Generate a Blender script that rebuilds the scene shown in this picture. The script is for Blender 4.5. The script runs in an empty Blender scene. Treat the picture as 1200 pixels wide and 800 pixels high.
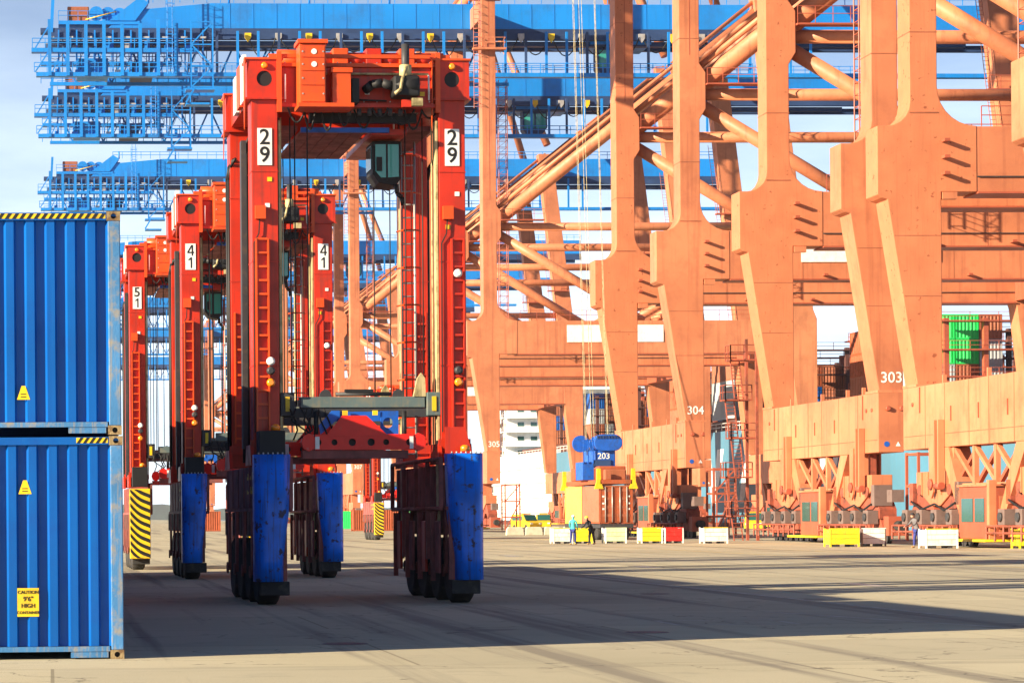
import bpy, bmesh, math, random
from mathutils import Vector, Matrix
random.seed(7)
scene = bpy.context.scene
R = math.radians
# ------------------------------------------------------------------ camera
F_PX = 3000.0                       # focal length in pixels of a 1200 px wide frame
YAW, ROLL = R(3.05), R(0.43)
cam_d = bpy.data.cameras.new('camera')
cam = bpy.data.objects.new('camera', cam_d)
scene.collection.objects.link(cam)
cam_d.sensor_width = 36.0
cam_d.lens = 36.0 * F_PX / 1200.0
cam_d.shift_x = (600 - 220) / 1200.0
cam_d.shift_y = (606 - 400) / 1200.0
cam_d.clip_start = 0.5
cam_d.clip_end = 20000
cam.matrix_world = Matrix.Translation((0, 0, 1.83)) @ (Matrix.Rotation(-YAW, 4, 'Z') @ Matrix.Rotation(R(90), 4, 'X') @ Matrix.Rotation(-ROLL, 4, 'Z'))
scene.camera = cam
# ------------------------------------------------------------------ sky and sun
SUN_EL = R(18.3)
SUN_H = Vector((0.923, 0.385))      # the way the light travels over the ground
world = bpy.data.worlds.new('World'); scene.world = world; world.use_nodes = True
nt = world.node_tree; nt.nodes.clear()
w_out = nt.nodes.new('ShaderNodeOutputWorld'); w_bg = nt.nodes.new('ShaderNodeBackground')
sky = nt.nodes.new('ShaderNodeTexSky'); sky.sky_type = 'NISHITA'; sky.sun_disc = False
sky.sun_elevation = SUN_EL
sky.sun_rotation = math.atan2(-SUN_H.x, -SUN_H.y) % (2 * math.pi)
sky.air_density = 0.6; sky.dust_density = 0.25; sky.ozone_density = 3.5; sky.altitude = 0
w_tc = nt.nodes.new('ShaderNodeTexCoord'); w_map = nt.nodes.new('ShaderNodeMapping')
w_map.inputs['Scale'].default_value = (3.0, 3.0, 16.0)
w_map.inputs['Rotation'].default_value = (R(6), 0, 0)
w_n = nt.nodes.new('ShaderNodeTexNoise'); w_n.inputs['Scale'].default_value = 1.6; w_n.inputs['Detail'].default_value = 7; w_n.inputs['Roughness'].default_value = 0.55
w_r = nt.nodes.new('ShaderNodeValToRGB'); w_r.color_ramp.elements[0].position = 0.36; w_r.color_ramp.elements[1].position = 0.70
w_m = nt.nodes.new('ShaderNodeMixRGB'); w_m.inputs['Color2'].default_value = (10.0, 11.4, 12.8, 1)
w_f = nt.nodes.new('ShaderNodeMath'); w_f.operation = 'MULTIPLY'; w_f.inputs[1].default_value = 0.42
L = nt.links.new
L(w_tc.outputs['Generated'], w_map.inputs['Vector']); L(w_map.outputs[0], w_n.inputs['Vector']); L(w_n.outputs['Fac'], w_r.inputs[0])
w_s = nt.nodes.new('ShaderNodeSeparateXYZ'); w_e = nt.nodes.new('ShaderNodeMapRange'); w_e.interpolation_type = 'SMOOTHSTEP'
w_e.inputs['From Min'].default_value = 0.0; w_e.inputs['From Max'].default_value = 0.30; w_e.inputs['To Min'].default_value = 1.0; w_e.inputs['To Max'].default_value = 0.02
w_k = nt.nodes.new('ShaderNodeMapRange'); w_k.inputs['To Min'].default_value = 0.42; w_k.inputs['To Max'].default_value = 1.0
L(w_tc.outputs['Generated'], w_s.inputs[0]); L(w_s.outputs['Z'], w_e.inputs['Value']); L(w_r.outputs['Color'], w_k.inputs['Value'])
L(w_k.outputs[0], w_f.inputs[0]); L(w_e.outputs[0], w_f.inputs[1]); L(w_f.outputs[0], w_m.inputs['Fac']); L(sky.outputs[0], w_m.inputs['Color1'])
L(w_m.outputs[0], w_bg.inputs['Color']); L(w_bg.outputs[0], w_out.inputs['Surface'])
w_bg.inputs['Strength'].default_value = 0.05
sun_d = bpy.data.lights.new('sun', 'SUN'); sun_d.energy = 5.0; sun_d.angle = R(0.5); sun_d.color = (1.0, 0.84, 0.60)
sun = bpy.data.objects.new('sun', sun_d); scene.collection.objects.link(sun)
sd = Vector((SUN_H.x * math.cos(SUN_EL), SUN_H.y * math.cos(SUN_EL), -math.sin(SUN_EL)))
sun.rotation_euler = sd.to_track_quat('-Z', 'Y').to_euler()
sun.location = (-60, -30, 60)
vs = scene.view_settings
vs.view_transform = 'Standard'; vs.look = 'None'; vs.gamma = 1.0; vs.use_curve_mapping = False
vs.exposure = 1.48
# ------------------------------------------------------------------ materials
MATS = {}
def mat(name, col, rough=0.5, metal=0.0, dirt=None, dirt_amt=0.5, dirt_scale=1.2, dirt_lo=0.5, dirt_hi=0.7, streak=0.0, var=0.12, bump=0.0, bump_scale=30, coat=0.0, emit=None, alpha_glass=False, spec=0.4):
    """Procedural paint: slow colour drift, blotches of dirt or rust, vertical run-off streaks, fine relief."""
    m = bpy.data.materials.new(name); m.use_nodes = True; MATS[name] = m
    t = m.node_tree; n = t.nodes; l = t.links.new
    b = n['Principled BSDF']
    b.inputs['Roughness'].default_value = rough; b.inputs['Metallic'].default_value = metal
    b.inputs['Specular IOR Level'].default_value = spec
    if coat: b.inputs['Coat Weight'].default_value = coat; b.inputs['Coat Roughness'].default_value = 0.15
    tc = n.new('ShaderNodeTexCoord'); oi = n.new('ShaderNodeObjectInfo')
    ad = n.new('ShaderNodeVectorMath'); ad.operation = 'ADD'
    mu = n.new('ShaderNodeVectorMath'); mu.operation = 'SCALE'; mu.inputs[0].default_value = (37.1, 71.7, 13.3)
    l(oi.outputs['Random'], mu.inputs['Scale']); l(tc.outputs['Object'], ad.inputs[0]); l(mu.outputs[0], ad.inputs[1])
    nz = n.new('ShaderNodeTexNoise'); nz.inputs['Scale'].default_value = dirt_scale * 0.35; nz.inputs['Detail'].default_value = 4
    l(ad.outputs[0], nz.inputs['Vector'])
    hv = n.new('ShaderNodeMixRGB'); hv.blend_type = 'MIX'
    hv.inputs['Color1'].default_value = (*[c * (1 - var) for c in col], 1); hv.inputs['Color2'].default_value = (*[min(1, c * (1 + var) + 0.01 * var) for c in col], 1)
    rp = n.new('ShaderNodeMapRange'); rp.inputs['From Min'].default_value = 0.3; rp.inputs['From Max'].default_value = 0.7
    l(nz.outputs['Fac'], rp.inputs['Value']); l(rp.outputs[0], hv.inputs['Fac'])
    last = hv.outputs[0]
    if dirt:
        n2 = n.new('ShaderNodeTexNoise'); n2.inputs['Scale'].default_value = dirt_scale; n2.inputs['Detail'].default_value = 8; n2.inputs['Roughness'].default_value = 0.65
        l(ad.outputs[0], n2.inputs['Vector'])
        r2 = n.new('ShaderNodeMapRange'); r2.inputs['From Min'].default_value = dirt_lo; r2.inputs['From Max'].default_value = dirt_hi; r2.inputs['To Max'].default_value = dirt_amt
        l(n2.outputs['Fac'], r2.inputs['Value'])
        mx = n.new('ShaderNodeMixRGB'); mx.inputs['Color2'].default_value = (*dirt, 1)
        l(r2.outputs[0], mx.inputs['Fac']); l(last, mx.inputs['Color1']); last = mx.outputs[0]
        rr = n.new('ShaderNodeMapRange'); rr.inputs['To Min'].default_value = rough; rr.inputs['To Max'].default_value = min(1, rough + 0.35)
        l(r2.outputs[0], rr.inputs['Value']); l(rr.outputs[0], b.inputs['Roughness'])
    if streak:
        mp = n.new('ShaderNodeMapping'); mp.inputs['Scale'].default_value = (5.0, 5.0, 0.22)
        l(ad.outputs[0], mp.inputs['Vector'])
        n3 = n.new('ShaderNodeTexNoise'); n3.inputs['Scale'].default_value = max(0.5, dirt_scale); n3.inputs['Detail'].default_value = 5
        l(mp.outputs[0], n3.inputs['Vector'])
        r3 = n.new('ShaderNodeMapRange'); r3.inputs['From Min'].default_value = 0.53; r3.inputs['From Max'].default_value = 0.68; r3.inputs['To Max'].default_value = streak
        l(n3.outputs['Fac'], r3.inputs['Value'])
        m3 = n.new('ShaderNodeMixRGB'); m3.inputs['Color2'].default_value = (*(dirt or (0.08, 0.05, 0.04)), 1)
        l(r3.outputs[0], m3.inputs['Fac']); l(last, m3.inputs['Color1']); last = m3.outputs[0]
    l(last, b.inputs['Base Color'])
    if bump:
        n4 = n.new('ShaderNodeTexNoise'); n4.inputs['Scale'].default_value = bump_scale; n4.inputs['Detail'].default_value = 4
        l(ad.outputs[0], n4.inputs['Vector'])
        bm_ = n.new('ShaderNodeBump'); bm_.inputs['Strength'].default_value = bump; bm_.inputs['Distance'].default_value = 0.02
        l(n4.outputs['Fac'], bm_.inputs['Height']); l(bm_.outputs[0], b.inputs['Normal'])
    if emit:
        b.inputs['Emission Color'].default_value = (*emit[0], 1); b.inputs['Emission Strength'].default_value = emit[1]
    return m
RUST = (0.16, 0.06, 0.025)
mat('carrier_red', (0.52, 0.026, 0.006), 0.38, dirt=(0.22, 0.03, 0.02), dirt_amt=0.6, dirt_scale=2.4, dirt_lo=0.5, dirt_hi=0.72, streak=0.55, var=0.2, bump=0.05, bump_scale=4)
mat('carrier_orange_lit', (0.68, 0.075, 0.008), 0.4, dirt=(0.35, 0.05, 0.02), dirt_amt=0.5, dirt_scale=2.4, streak=0.45, var=0.16)  # brighter copy of the carrier red, sunlight on the left parts painted in
mat('carrier_dirty_shaded', (0.32, 0.085, 0.075), 0.6, dirt=(0.07, 0.05, 0.045), dirt_amt=0.7, dirt_scale=2.2, dirt_lo=0.42, dirt_hi=0.7, streak=0.4, var=0.2)  # same red paint, dirty, with the shade of the lower frames painted in
mat('spreader_red', (0.80, 0.018, 0.010), 0.4, dirt=(0.6, 0.25, 0.2), dirt_amt=0.5, dirt_scale=6, dirt_lo=0.62, dirt_hi=0.7)
mat('crane_orange', (0.54, 0.188, 0.088), 0.48, dirt=(0.27, 0.07, 0.035), dirt_amt=0.55, dirt_scale=0.6, dirt_lo=0.47, dirt_hi=0.78, streak=0.38, var=0.2, bump=0.06, bump_scale=1.2)
mat('crane_rust', (0.54, 0.178, 0.080), 0.55, dirt=(0.22, 0.05, 0.02), dirt_amt=0.8, dirt_scale=2.6, dirt_lo=0.62, dirt_hi=0.66, streak=0.15, var=0.1)
mat('crane_seam', (0.34, 0.105, 0.05), 0.6, dirt=(0.16, 0.05, 0.03), dirt_amt=0.8, dirt_scale=1.5, var=0.3)
mat('crane_deep', (0.38, 0.088, 0.045), 0.5, dirt=(0.25, 0.05, 0.025), dirt_amt=0.5, dirt_scale=0.6, streak=0.25, var=0.14)
mat('girder_blue', (0.006, 0.215, 0.66), 0.45, dirt=(0.02, 0.10, 0.30), dirt_amt=0.5, dirt_scale=0.25, streak=0.25, var=0.14)
mat('girder_dark', (0.02, 0.05, 0.14), 0.6, var=0.2)
mat('bumper_blue', (0.002, 0.15, 0.74), 0.36, dirt=(0.05, 0.035, 0.028), dirt_amt=0.9, dirt_scale=4.5, dirt_lo=0.585, dirt_hi=0.63, streak=0.55, var=0.3, bump=0.15, bump_scale=3)
mat('bright_blue', (0.01, 0.10, 0.48), 0.4, dirt=(0.03, 0.05, 0.12), dirt_amt=0.6, dirt_scale=4)
mat('container_blue', (0.0005, 0.092, 0.38), 0.38, dirt=(0.001, 0.055, 0.30), dirt_amt=0.5, dirt_scale=1.5, streak=0.3, var=0.14, bump=0.08, bump_scale=5, spec=0.3)
mat('container_frame', (0.05, 0.19, 0.42), 0.55, dirt=(0.30, 0.25, 0.16), dirt_amt=0.75, dirt_scale=5, dirt_lo=0.50, dirt_hi=0.66, streak=0.5, var=0.2, bump=0.2)
mat('casting', (0.30, 0.22, 0.11), 0.7, dirt=(0.12, 0.06, 0.03), dirt_amt=0.8, dirt_scale=9, dirt_lo=0.45, dirt_hi=0.6, bump=0.3)
mat('rubber', (0.028, 0.027, 0.027), 0.8, dirt=(0.12, 0.10, 0.08), dirt_amt=0.6, dirt_scale=4, bump=0.3)
mat('bogie_rust', (0.33, 0.075, 0.04), 0.6, dirt=(0.09, 0.035, 0.025), dirt_amt=0.75, dirt_scale=1.6, dirt_lo=0.45, dirt_hi=0.65, streak=0.4, var=0.25)
mat('rim', (0.16, 0.08, 0.07), 0.6, dirt=(0.05, 0.04, 0.035), dirt_amt=0.8, dirt_scale=5)
mat('black', (0.012, 0.012, 0.013), 0.6)
mat('dark_steel', (0.045, 0.045, 0.05), 0.55, metal=0.2, dirt=(0.12, 0.08, 0.05), dirt_amt=0.5, dirt_scale=5)
mat('grey_green', (0.10, 0.14, 0.14), 0.5, dirt=(0.25, 0.20, 0.12), dirt_amt=0.6, dirt_scale=3, streak=0.3)
mat('grease_cream', (0.50, 0.40, 0.20), 0.5, dirt=(0.10, 0.08, 0.03), dirt_amt=0.75, dirt_scale=4, dirt_lo=0.48, dirt_hi=0.66, streak=0.5)
mat('steel_light', (0.50, 0.48, 0.45), 0.4, metal=0.4, dirt=(0.2, 0.15, 0.1), dirt_amt=0.4, dirt_scale=6)
mat('white_plate', (0.80, 0.79, 0.75), 0.5, dirt=(0.5, 0.45, 0.38), dirt_amt=0.4, dirt_scale=5)
mat('white_paint', (0.78, 0.78, 0.76), 0.5, dirt=(0.40, 0.30, 0.2), dirt_amt=0.45, dirt_scale=1.2, streak=0.35)
mat('grey_motor', (0.17, 0.115, 0.10), 0.6, dirt=(0.10, 0.06, 0.05), dirt_amt=0.6, dirt_scale=3)
mat('yellow', (0.80, 0.52, 0.015), 0.45, dirt=(0.25, 0.16, 0.05), dirt_amt=0.5, dirt_scale=3)
mat('bin_yellow', (0.80, 0.66, 0.02), 0.5, dirt=(0.3, 0.22, 0.05), dirt_amt=0.5, dirt_scale=3, streak=0.3)
mat('bin_green', (0.62, 0.74, 0.42), 0.5, dirt=(0.35, 0.35, 0.22), dirt_amt=0.5, dirt_scale=3, streak=0.3)
mat('bin_red', (0.62, 0.02, 0.015), 0.5, dirt=(0.3, 0.08, 0.06), dirt_amt=0.5, dirt_scale=4)
mat('amber', (0.9, 0.25, 0.01), 0.2, coat=0.5)
mat('glass', (0.02, 0.09, 0.08), 0.06, spec=0.9)
mat('cab_glass', (0.03, 0.30, 0.24), 0.08, spec=0.9)
mat('container_brown', (0.34, 0.105, 0.05), 0.55, dirt=RUST, dirt_amt=0.5, dirt_scale=1.5, streak=0.35)
mat('container_rust', (0.38, 0.085, 0.03), 0.6, dirt=RUST, dirt_amt=0.7, dirt_scale=2, streak=0.4)
mat('container_yellow', (0.80, 0.62, 0.06), 0.5, dirt=(0.4, 0.3, 0.1), dirt_amt=0.4, streak=0.25)
mat('container_green', (0.02, 0.62, 0.12), 0.45, dirt=(0.02, 0.30, 0.08), dirt_amt=0.4, streak=0.2)
mat('container_grey', (0.35, 0.38, 0.40), 0.55, streak=0.3)
mat('ship_blue', (0.07, 0.19, 0.28), 0.45, dirt=(0.06, 0.22, 0.36), dirt_amt=0.5, dirt_scale=0.2, streak=0.3)
mat('ship_dark', (0.10, 0.04, 0.035), 0.6, dirt=RUST, dirt_amt=0.5, dirt_scale=0.3)
mat('ship_white', (0.80, 0.80, 0.78), 0.5, dirt=(0.55, 0.5, 0.42), dirt_amt=0.4, dirt_scale=0.4, streak=0.25)
mat('concrete_block', (0.55, 0.50, 0.38), 0.8, dirt=(0.3, 0.26, 0.2), dirt_amt=0.5, bump=0.3)
mat('skin', (0.50, 0.28, 0.19), 0.5); mat('work_blue', (0.03, 0.04, 0.20), 0.8, var=0.3); mat('work_teal', (0.05, 0.42, 0.42), 0.7, var=0.2)
mat('work_dark', (0.02, 0.02, 0.025), 0.8); mat('work_grey', (0.16, 0.15, 0.16), 0.8); mat('boot', (0.45, 0.26, 0.10), 0.7); mat('hi_vis', (0.9, 0.75, 0.05), 0.6)
mat('marking_white', (0.62, 0.58, 0.48), 0.8, dirt=(0.30, 0.25, 0.18), dirt_amt=0.85, dirt_scale=3, dirt_lo=0.40, dirt_hi=0.62)
mat('marking_yellow', (0.62, 0.42, 0.08), 0.8, dirt=(0.32, 0.26, 0.17), dirt_amt=0.85, dirt_scale=3, dirt_lo=0.42, dirt_hi=0.62)
mat('print_black', (0.012, 0.012, 0.012), 0.6)
mat('foliage', (0.05, 0.075, 0.06), 0.9, var=0.5, dirt=(0.02, 0.03, 0.03), dirt_amt=0.7, dirt_scale=0.05)
def ground_mat():
    m = bpy.data.materials.new('apron_asphalt'); m.use_nodes = True; MATS['apron'] = m
    t = m.node_tree; n = t.nodes; l = t.links.new; b = n['Principled BSDF']
    tc = n.new('ShaderNodeTexCoord')
    def noise(scale, sx, sy, det=6, rough=0.6):
        mp = n.new('ShaderNodeMapping'); mp.inputs['Scale'].default_value = (sx, sy, 1); l(tc.outputs['Object'], mp.inputs['Vector'])
        q = n.new('ShaderNodeTexNoise'); q.inputs['Scale'].default_value = scale; q.inputs['Detail'].default_value = det; q.inputs['Roughness'].default_value = rough
        l(mp.outputs[0], q.inputs['Vector']); return q.outputs['Fac']
    def rng(v, a, c, lo=0.0, hi=1.0):
        q = n.new('ShaderNodeMapRange'); q.inputs['From Min'].default_value = a; q.inputs['From Max'].default_value = c; q.inputs['To Min'].default_value = lo; q.inputs['To Max'].default_value = hi
        l(v, q.inputs['Value']); return q.outputs[0]
    def mix(f, a, c, bt='MIX'):
        q = n.new('ShaderNodeMixRGB'); q.blend_type = bt; l(f, q.inputs['Fac'])
        (l(a, q.inputs['Color1']) if not isinstance(a, tuple) else setattr(q.inputs['Color1'], 'default_value', (*a, 1)))
        (l(c, q.inputs['Color2']) if not isinstance(c, tuple) else setattr(q.inputs['Color2'], 'default_value', (*c, 1)))
        return q.outputs[0]
    base = mix(rng(noise(0.12, 1, 1), 0.35, 0.65), (0.52, 0.465, 0.315), (0.63, 0.565, 0.395))
    # paving lanes laid in big rectangles, each a slightly different mix
    br = n.new('ShaderNodeTexBrick'); br.inputs['Scale'].default_value = 1.0; br.inputs['Brick Width'].default_value = 9.0; br.inputs['Row Height'].default_value = 5.2
    br.inputs['Mortar Size'].default_value = 0.022; br.inputs['Color1'].default_value = (0.74, 0.75, 0.78, 1); br.inputs['Color2'].default_value = (1.05, 1.04, 1.0, 1); br.inputs['Mortar'].default_value = (0.42, 0.40, 0.38, 1)
    l(tc.outputs['Object'], br.inputs['Vector'])
    one = n.new('ShaderNodeValue'); one.outputs[0].default_value = 0.8
    c = mix(one.outputs[0], base, br.outputs['Color'], 'MULTIPLY')
    c = mix(rng(noise(0.9, 1, 1, 9, 0.7), 0.55, 0.75, 0, 0.5), c, (0.22, 0.195, 0.16))
    # rubbed-in tyre lanes along the yard, and a few across it
    c = mix(rng(noise(0.8, 1.0, 0.022, 5), 0.53, 0.62, 0, 0.65), c, (0.15, 0.13, 0.115))
    c = mix(rng(noise(0.5, 0.03, 1.6, 5), 0.60, 0.70, 0, 0.40), c, (0.16, 0.14, 0.12))
    c = mix(rng(noise(1.7, 1, 1, 3), 0.70, 0.74, 0, 0.7), c, (0.06, 0.055, 0.05))
    c = mix(rng(noise(60, 1, 1, 3), 0.35, 0.7, 0, 0.5), c, (0.24, 0.205, 0.16))
    vo = n.new('ShaderNodeTexVoronoi'); vo.feature = 'DISTANCE_TO_EDGE'; vo.inputs['Scale'].default_value = 0.16
    wv = n.new('ShaderNodeMixRGB'); wv.inputs['Fac'].default_value = 0.12; wn = n.new('ShaderNodeTexNoise'); wn.inputs['Scale'].default_value = 0.5; wn.inputs['Detail'].default_value = 6
    l(tc.outputs['Object'], wn.inputs['Vector']); l(tc.outputs['Object'], wv.inputs['Color1']); sc_ = n.new('ShaderNodeVectorMath'); sc_.operation = 'SCALE'; sc_.inputs['Scale'].default_value = 40
    l(wn.outputs['Color'], sc_.inputs[0]); l(sc_.outputs[0], wv.inputs['Color2']); l(wv.outputs[0], vo.inputs['Vector'])
    c = mix(rng(vo.outputs['Distance'], 0.0, 0.006, 0.75, 0.0), c, (0.10, 0.085, 0.07))
    c = mix(rng(noise(0.35, 1, 1, 2), 0.66, 0.70, 0, 0.45), c, (0.16, 0.14, 0.12))
    l(c, b.inputs['Base Color']); b.inputs['Roughness'].default_value = 0.9; b.inputs['Specular IOR Level'].default_value = 0.2
    bm_ = n.new('ShaderNodeBump'); bm_.inputs['Strength'].default_value = 0.35; bm_.inputs['Distance'].default_value = 0.02
    l(noise(25, 1, 1, 6), bm_.inputs['Height']); l(bm_.outputs[0], b.inputs['Normal'])
ground_mat()
mw = mat('river_water', (0.03, 0.06, 0.07), 0.12, bump=0.4, bump_scale=0.6)
# ------------------------------------------------------------------ mesh helpers
COL = scene.collection
class MB:
    def __init__(s): s.v = []; s.f = []; s.sm = []
    def quad(s, pts):
        i = len(s.v); s.v += [tuple(p) for p in pts]; s.f.append(tuple(range(i, i + len(pts)))); s.sm.append(False); return s
    def box(s, x0, x1, y0, y1, z0, z1):
        i = len(s.v)
        s.v += [(x0, y0, z0), (x1, y0, z0), (x1, y1, z0), (x0, y1, z0), (x0, y0, z1), (x1, y0, z1), (x1, y1, z1), (x0, y1, z1)]
        for q in ((0, 3, 2, 1), (4, 5, 6, 7), (0, 1, 5, 4), (1, 2, 6, 5), (2, 3, 7, 6), (3, 0, 4, 7)):
            s.f.append(tuple(i + k for k in q)); s.sm.append(False)
        return s
    def prism(s, pts, axis, a0, a1, smooth=False):
        i = len(s.v); n = len(pts)
        def P(p, a): return (p[0], a, p[1]) if axis == 'y' else ((a, p[0], p[1]) if axis == 'x' else (p[0], p[1], a))
        s.v += [P(p, a0) for p in pts] + [P(p, a1) for p in pts]
        s.f.append(tuple(i + k for k in range(n))); s.f.append(tuple(i + n + k for k in reversed(range(n)))); s.sm += [False, False]
        for k in range(n):
            k2 = (k + 1) % n
            s.f.append((i + k, i + n + k, i + n + k2, i + k2)); s.sm.append(smooth)
        return s
    def tube(s, p, q, r, n=8, r2=None, caps=True):
        p = Vector(p); q = Vector(q); r2 = r if r2 is None else r2
        d = (q - p).normalized(); u = d.orthogonal().normalized(); w = d.cross(u)
        i = len(s.v)
        for c, rr in ((p, r), (q, r2)):
            for k in range(n):
                a = 2 * math.pi * k / n; s.v.append(tuple(c + (u * math.cos(a) + w * math.sin(a)) * rr))
        for k in range(n):
            k2 = (k + 1) % n; s.f.append((i + k, i + k2, i + n + k2, i + n + k)); s.sm.append(n > 5)
        if caps:
            s.f.append(tuple(i + k for k in reversed(range(n)))); s.f.append(tuple(i + n + k for k in range(n))); s.sm += [False, False]
        return s
    def path(s, pts, r, n=6):
        for a, b in zip(pts[:-1], pts[1:]): s.tube(a, b, r, n)
        return s
    def bar(s, p, q, w, h):
        """rectangular bar from p to q, w wide across, h high"""
        p = Vector(p); q = Vector(q); d = (q - p).normalized()
        up = Vector((0, 0, 1)) if abs(d.z) < 0.95 else Vector((0, 1, 0))
        u = d.cross(up).normalized() * w / 2; v = u.cross(d).normalized() * h / 2
        i = len(s.v)
        for c in (p, q): s.v += [tuple(c - u - v), tuple(c + u - v), tuple(c + u + v), tuple(c - u + v)]
        for qd in ((0, 1, 2, 3), (7, 6, 5, 4), (0, 4, 5, 1), (1, 5, 6, 2), (2, 6, 7, 3), (3, 7, 4, 0)):
            s.f.append(tuple(i + k for k in qd)); s.sm.append(False)
        return s
    def lathe(s, prof, cx, cy, cz, axis='x', n=20):
        """prof: list of (along, radius)"""
        i = len(s.v); m = len(prof)
        for k in range(n):
            a = 2 * math.pi * k / n
            for t, r in prof:
                c, d = r * math.cos(a), r * math.sin(a)
                s.v.append((cx + t, cy + c, cz + d) if axis == 'x' else ((cx + c, cy + t, cz + d) if axis == 'y' else (cx + c, cy + d, cz + t)))
        for k in range(n):
            k2 = (k + 1) % n
            for j in range(m - 1):
                s.f.append((i + k * m + j, i + k2 * m + j, i + k2 * m + j + 1, i + k * m + j + 1)); s.sm.append(abs(prof[j + 1][0] - prof[j][0]) > 0.6 * abs(prof[j + 1][1] - prof[j][1]))
        s.f.append(tuple(i + k * m for k in range(n))); s.f.append(tuple(i + k * m + m - 1 for k in range(n))); s.sm += [False, False]
        return s
    def holeplate(s, x0, x1, z0, z1, cx, cz, r, y0, y1, n=24):
        """box plate in XZ with a round hole through it"""
        def edge(a):
            c, d = math.cos(a), math.sin(a); t = 1e9
            if c > 1e-6: t = min(t, (x1 - cx) / c)
            if c < -1e-6: t = min(t, (x0 - cx) / c)
            if d > 1e-6: t = min(t, (z1 - cz) / d)
            if d < -1e-6: t = min(t, (z0 - cz) / d)
            return (cx + c * t, cz + d * t)
        angs = [2 * math.pi * k / n for k in range(n)] + [math.atan2(z - cz, x - cx) % (2 * math.pi) for x in (x0, x1) for z in (z0, z1)]
        angs = sorted(set(round(a, 6) for a in angs)); i = len(s.v); m = len(angs)
        for a in angs:
            o = edge(a); h = (cx + r * math.cos(a), cz + r * math.sin(a))
            s.v += [(o[0], y0, o[1]), (h[0], y0, h[1]), (o[0], y1, o[1]), (h[0], y1, h[1])]
        for k in range(m):
            a, b = i + 4 * k, i + 4 * ((k + 1) % m)
            for q in ((a, b, b + 1, a + 1), (a + 2, a + 3, b + 3, b + 2), (a, a + 2, b + 2, b), (a + 1, b + 1, b + 3, a + 3)):
                s.f.append(q); s.sm.append(False)
        return s
    def mesh(s, name):
        me = bpy.data.meshes.new(name); me.from_pydata(s.v, [], s.f)
        b = bmesh.new(); b.from_mesh(me); bmesh.ops.recalc_face_normals(b, faces=b.faces); b.to_mesh(me); b.free()
        me.polygons.foreach_set('use_smooth', s.sm); me.update(); return me
    def build(s, name, m, parent=None, bevel=0.0):
        me = s.mesh(name)
        return link(name, me, m, parent, bevel)
def link(name, me, m, parent=None, bevel=0.0):
    if not me.materials: me.materials.append(MATS[m])
    o = bpy.data.objects.new(name, me); COL.objects.link(o); o.parent = parent
    if bevel:
        bv = o.modifiers.new('bevel', 'BEVEL'); bv.width = bevel; bv.segments = 2; bv.limit_method = 'ANGLE'; bv.angle_limit = R(40)
    return o
def at(o, loc, rz=0.0, scale=None):
    o.location = loc; o.rotation_euler = (0, 0, rz)
    if scale: o.scale = scale
    return o
def tag(o, label=None, cat=None, group=None, kind=None):
    for k, v in (('label', label), ('category', cat), ('group', group), ('kind', kind)):
        if v: o[k] = v
    return o
def thing(name, label, cat, loc=(0, 0, 0), rz=0.0, group=None):
    o = bpy.data.objects.new(name, None); COL.objects.link(o); o.empty_display_size = 0.2
    at(o, loc, rz); return tag(o, label, cat, group)
def copy_tree(o, parent=None, skip=()):
    c = o.copy(); COL.objects.link(c); c.parent = parent
    for ch in o.children:
        if ch.name.split('.')[0] in skip: continue
        copy_tree(ch, c, skip)
    return c
_txt = {}
def text_mesh(body, size, depth=0.002):
    key = (body, size)
    if key in _txt: return _txt[key]
    cu = bpy.data.curves.new('lettering', 'FONT'); cu.body = body; cu.size = size; cu.align_x = 'CENTER'; cu.align_y = 'CENTER'; cu.extrude = depth; cu.resolution_u = 4; cu.offset = size * 0.012
    ob = bpy.data.objects.new('lettering', cu); COL.objects.link(ob)
    bpy.context.view_layer.update()
    me = bpy.data.meshes.new_from_object(ob.evaluated_get(bpy.context.evaluated_depsgraph_get()))
    bpy.data.objects.remove(ob); bpy.data.curves.remove(cu)
    _txt[key] = me; return me
def lettering(body, size, loc, m, parent, rot=(R(90), 0, 0), name='lettering'):
    me = text_mesh(body, size).copy(); me.materials.clear(); me.materials.append(MATS[m])
    o = bpy.data.objects.new(name, me); COL.objects.link(o); o.parent = parent; o.location = loc; o.rotation_euler = rot; return o
def arc(cx, cz, r, a0, a1, n=6):
    return [(cx + r * math.cos(R(a0 + (a1 - a0) * k / n)), cz + r * math.sin(R(a0 + (a1 - a0) * k / n))) for k in range(n + 1)]
def railing(mb, pts, h=1.05, step=1.5, r=0.03, n=4):
    for a, b in zip(pts[:-1], pts[1:]):
        a = Vector(a); b = Vector(b); L_ = (b - a).length; k = max(1, round(L_ / step))
        for z in (h, h * 0.55): mb.tube(a + Vector((0, 0, z)), b + Vector((0, 0, z)), r, n)
        for j in range(k + 1):
            p = a.lerp(b, j / k); mb.tube(p, p + Vector((0, 0, h)), r, n)
    return mb

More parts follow.
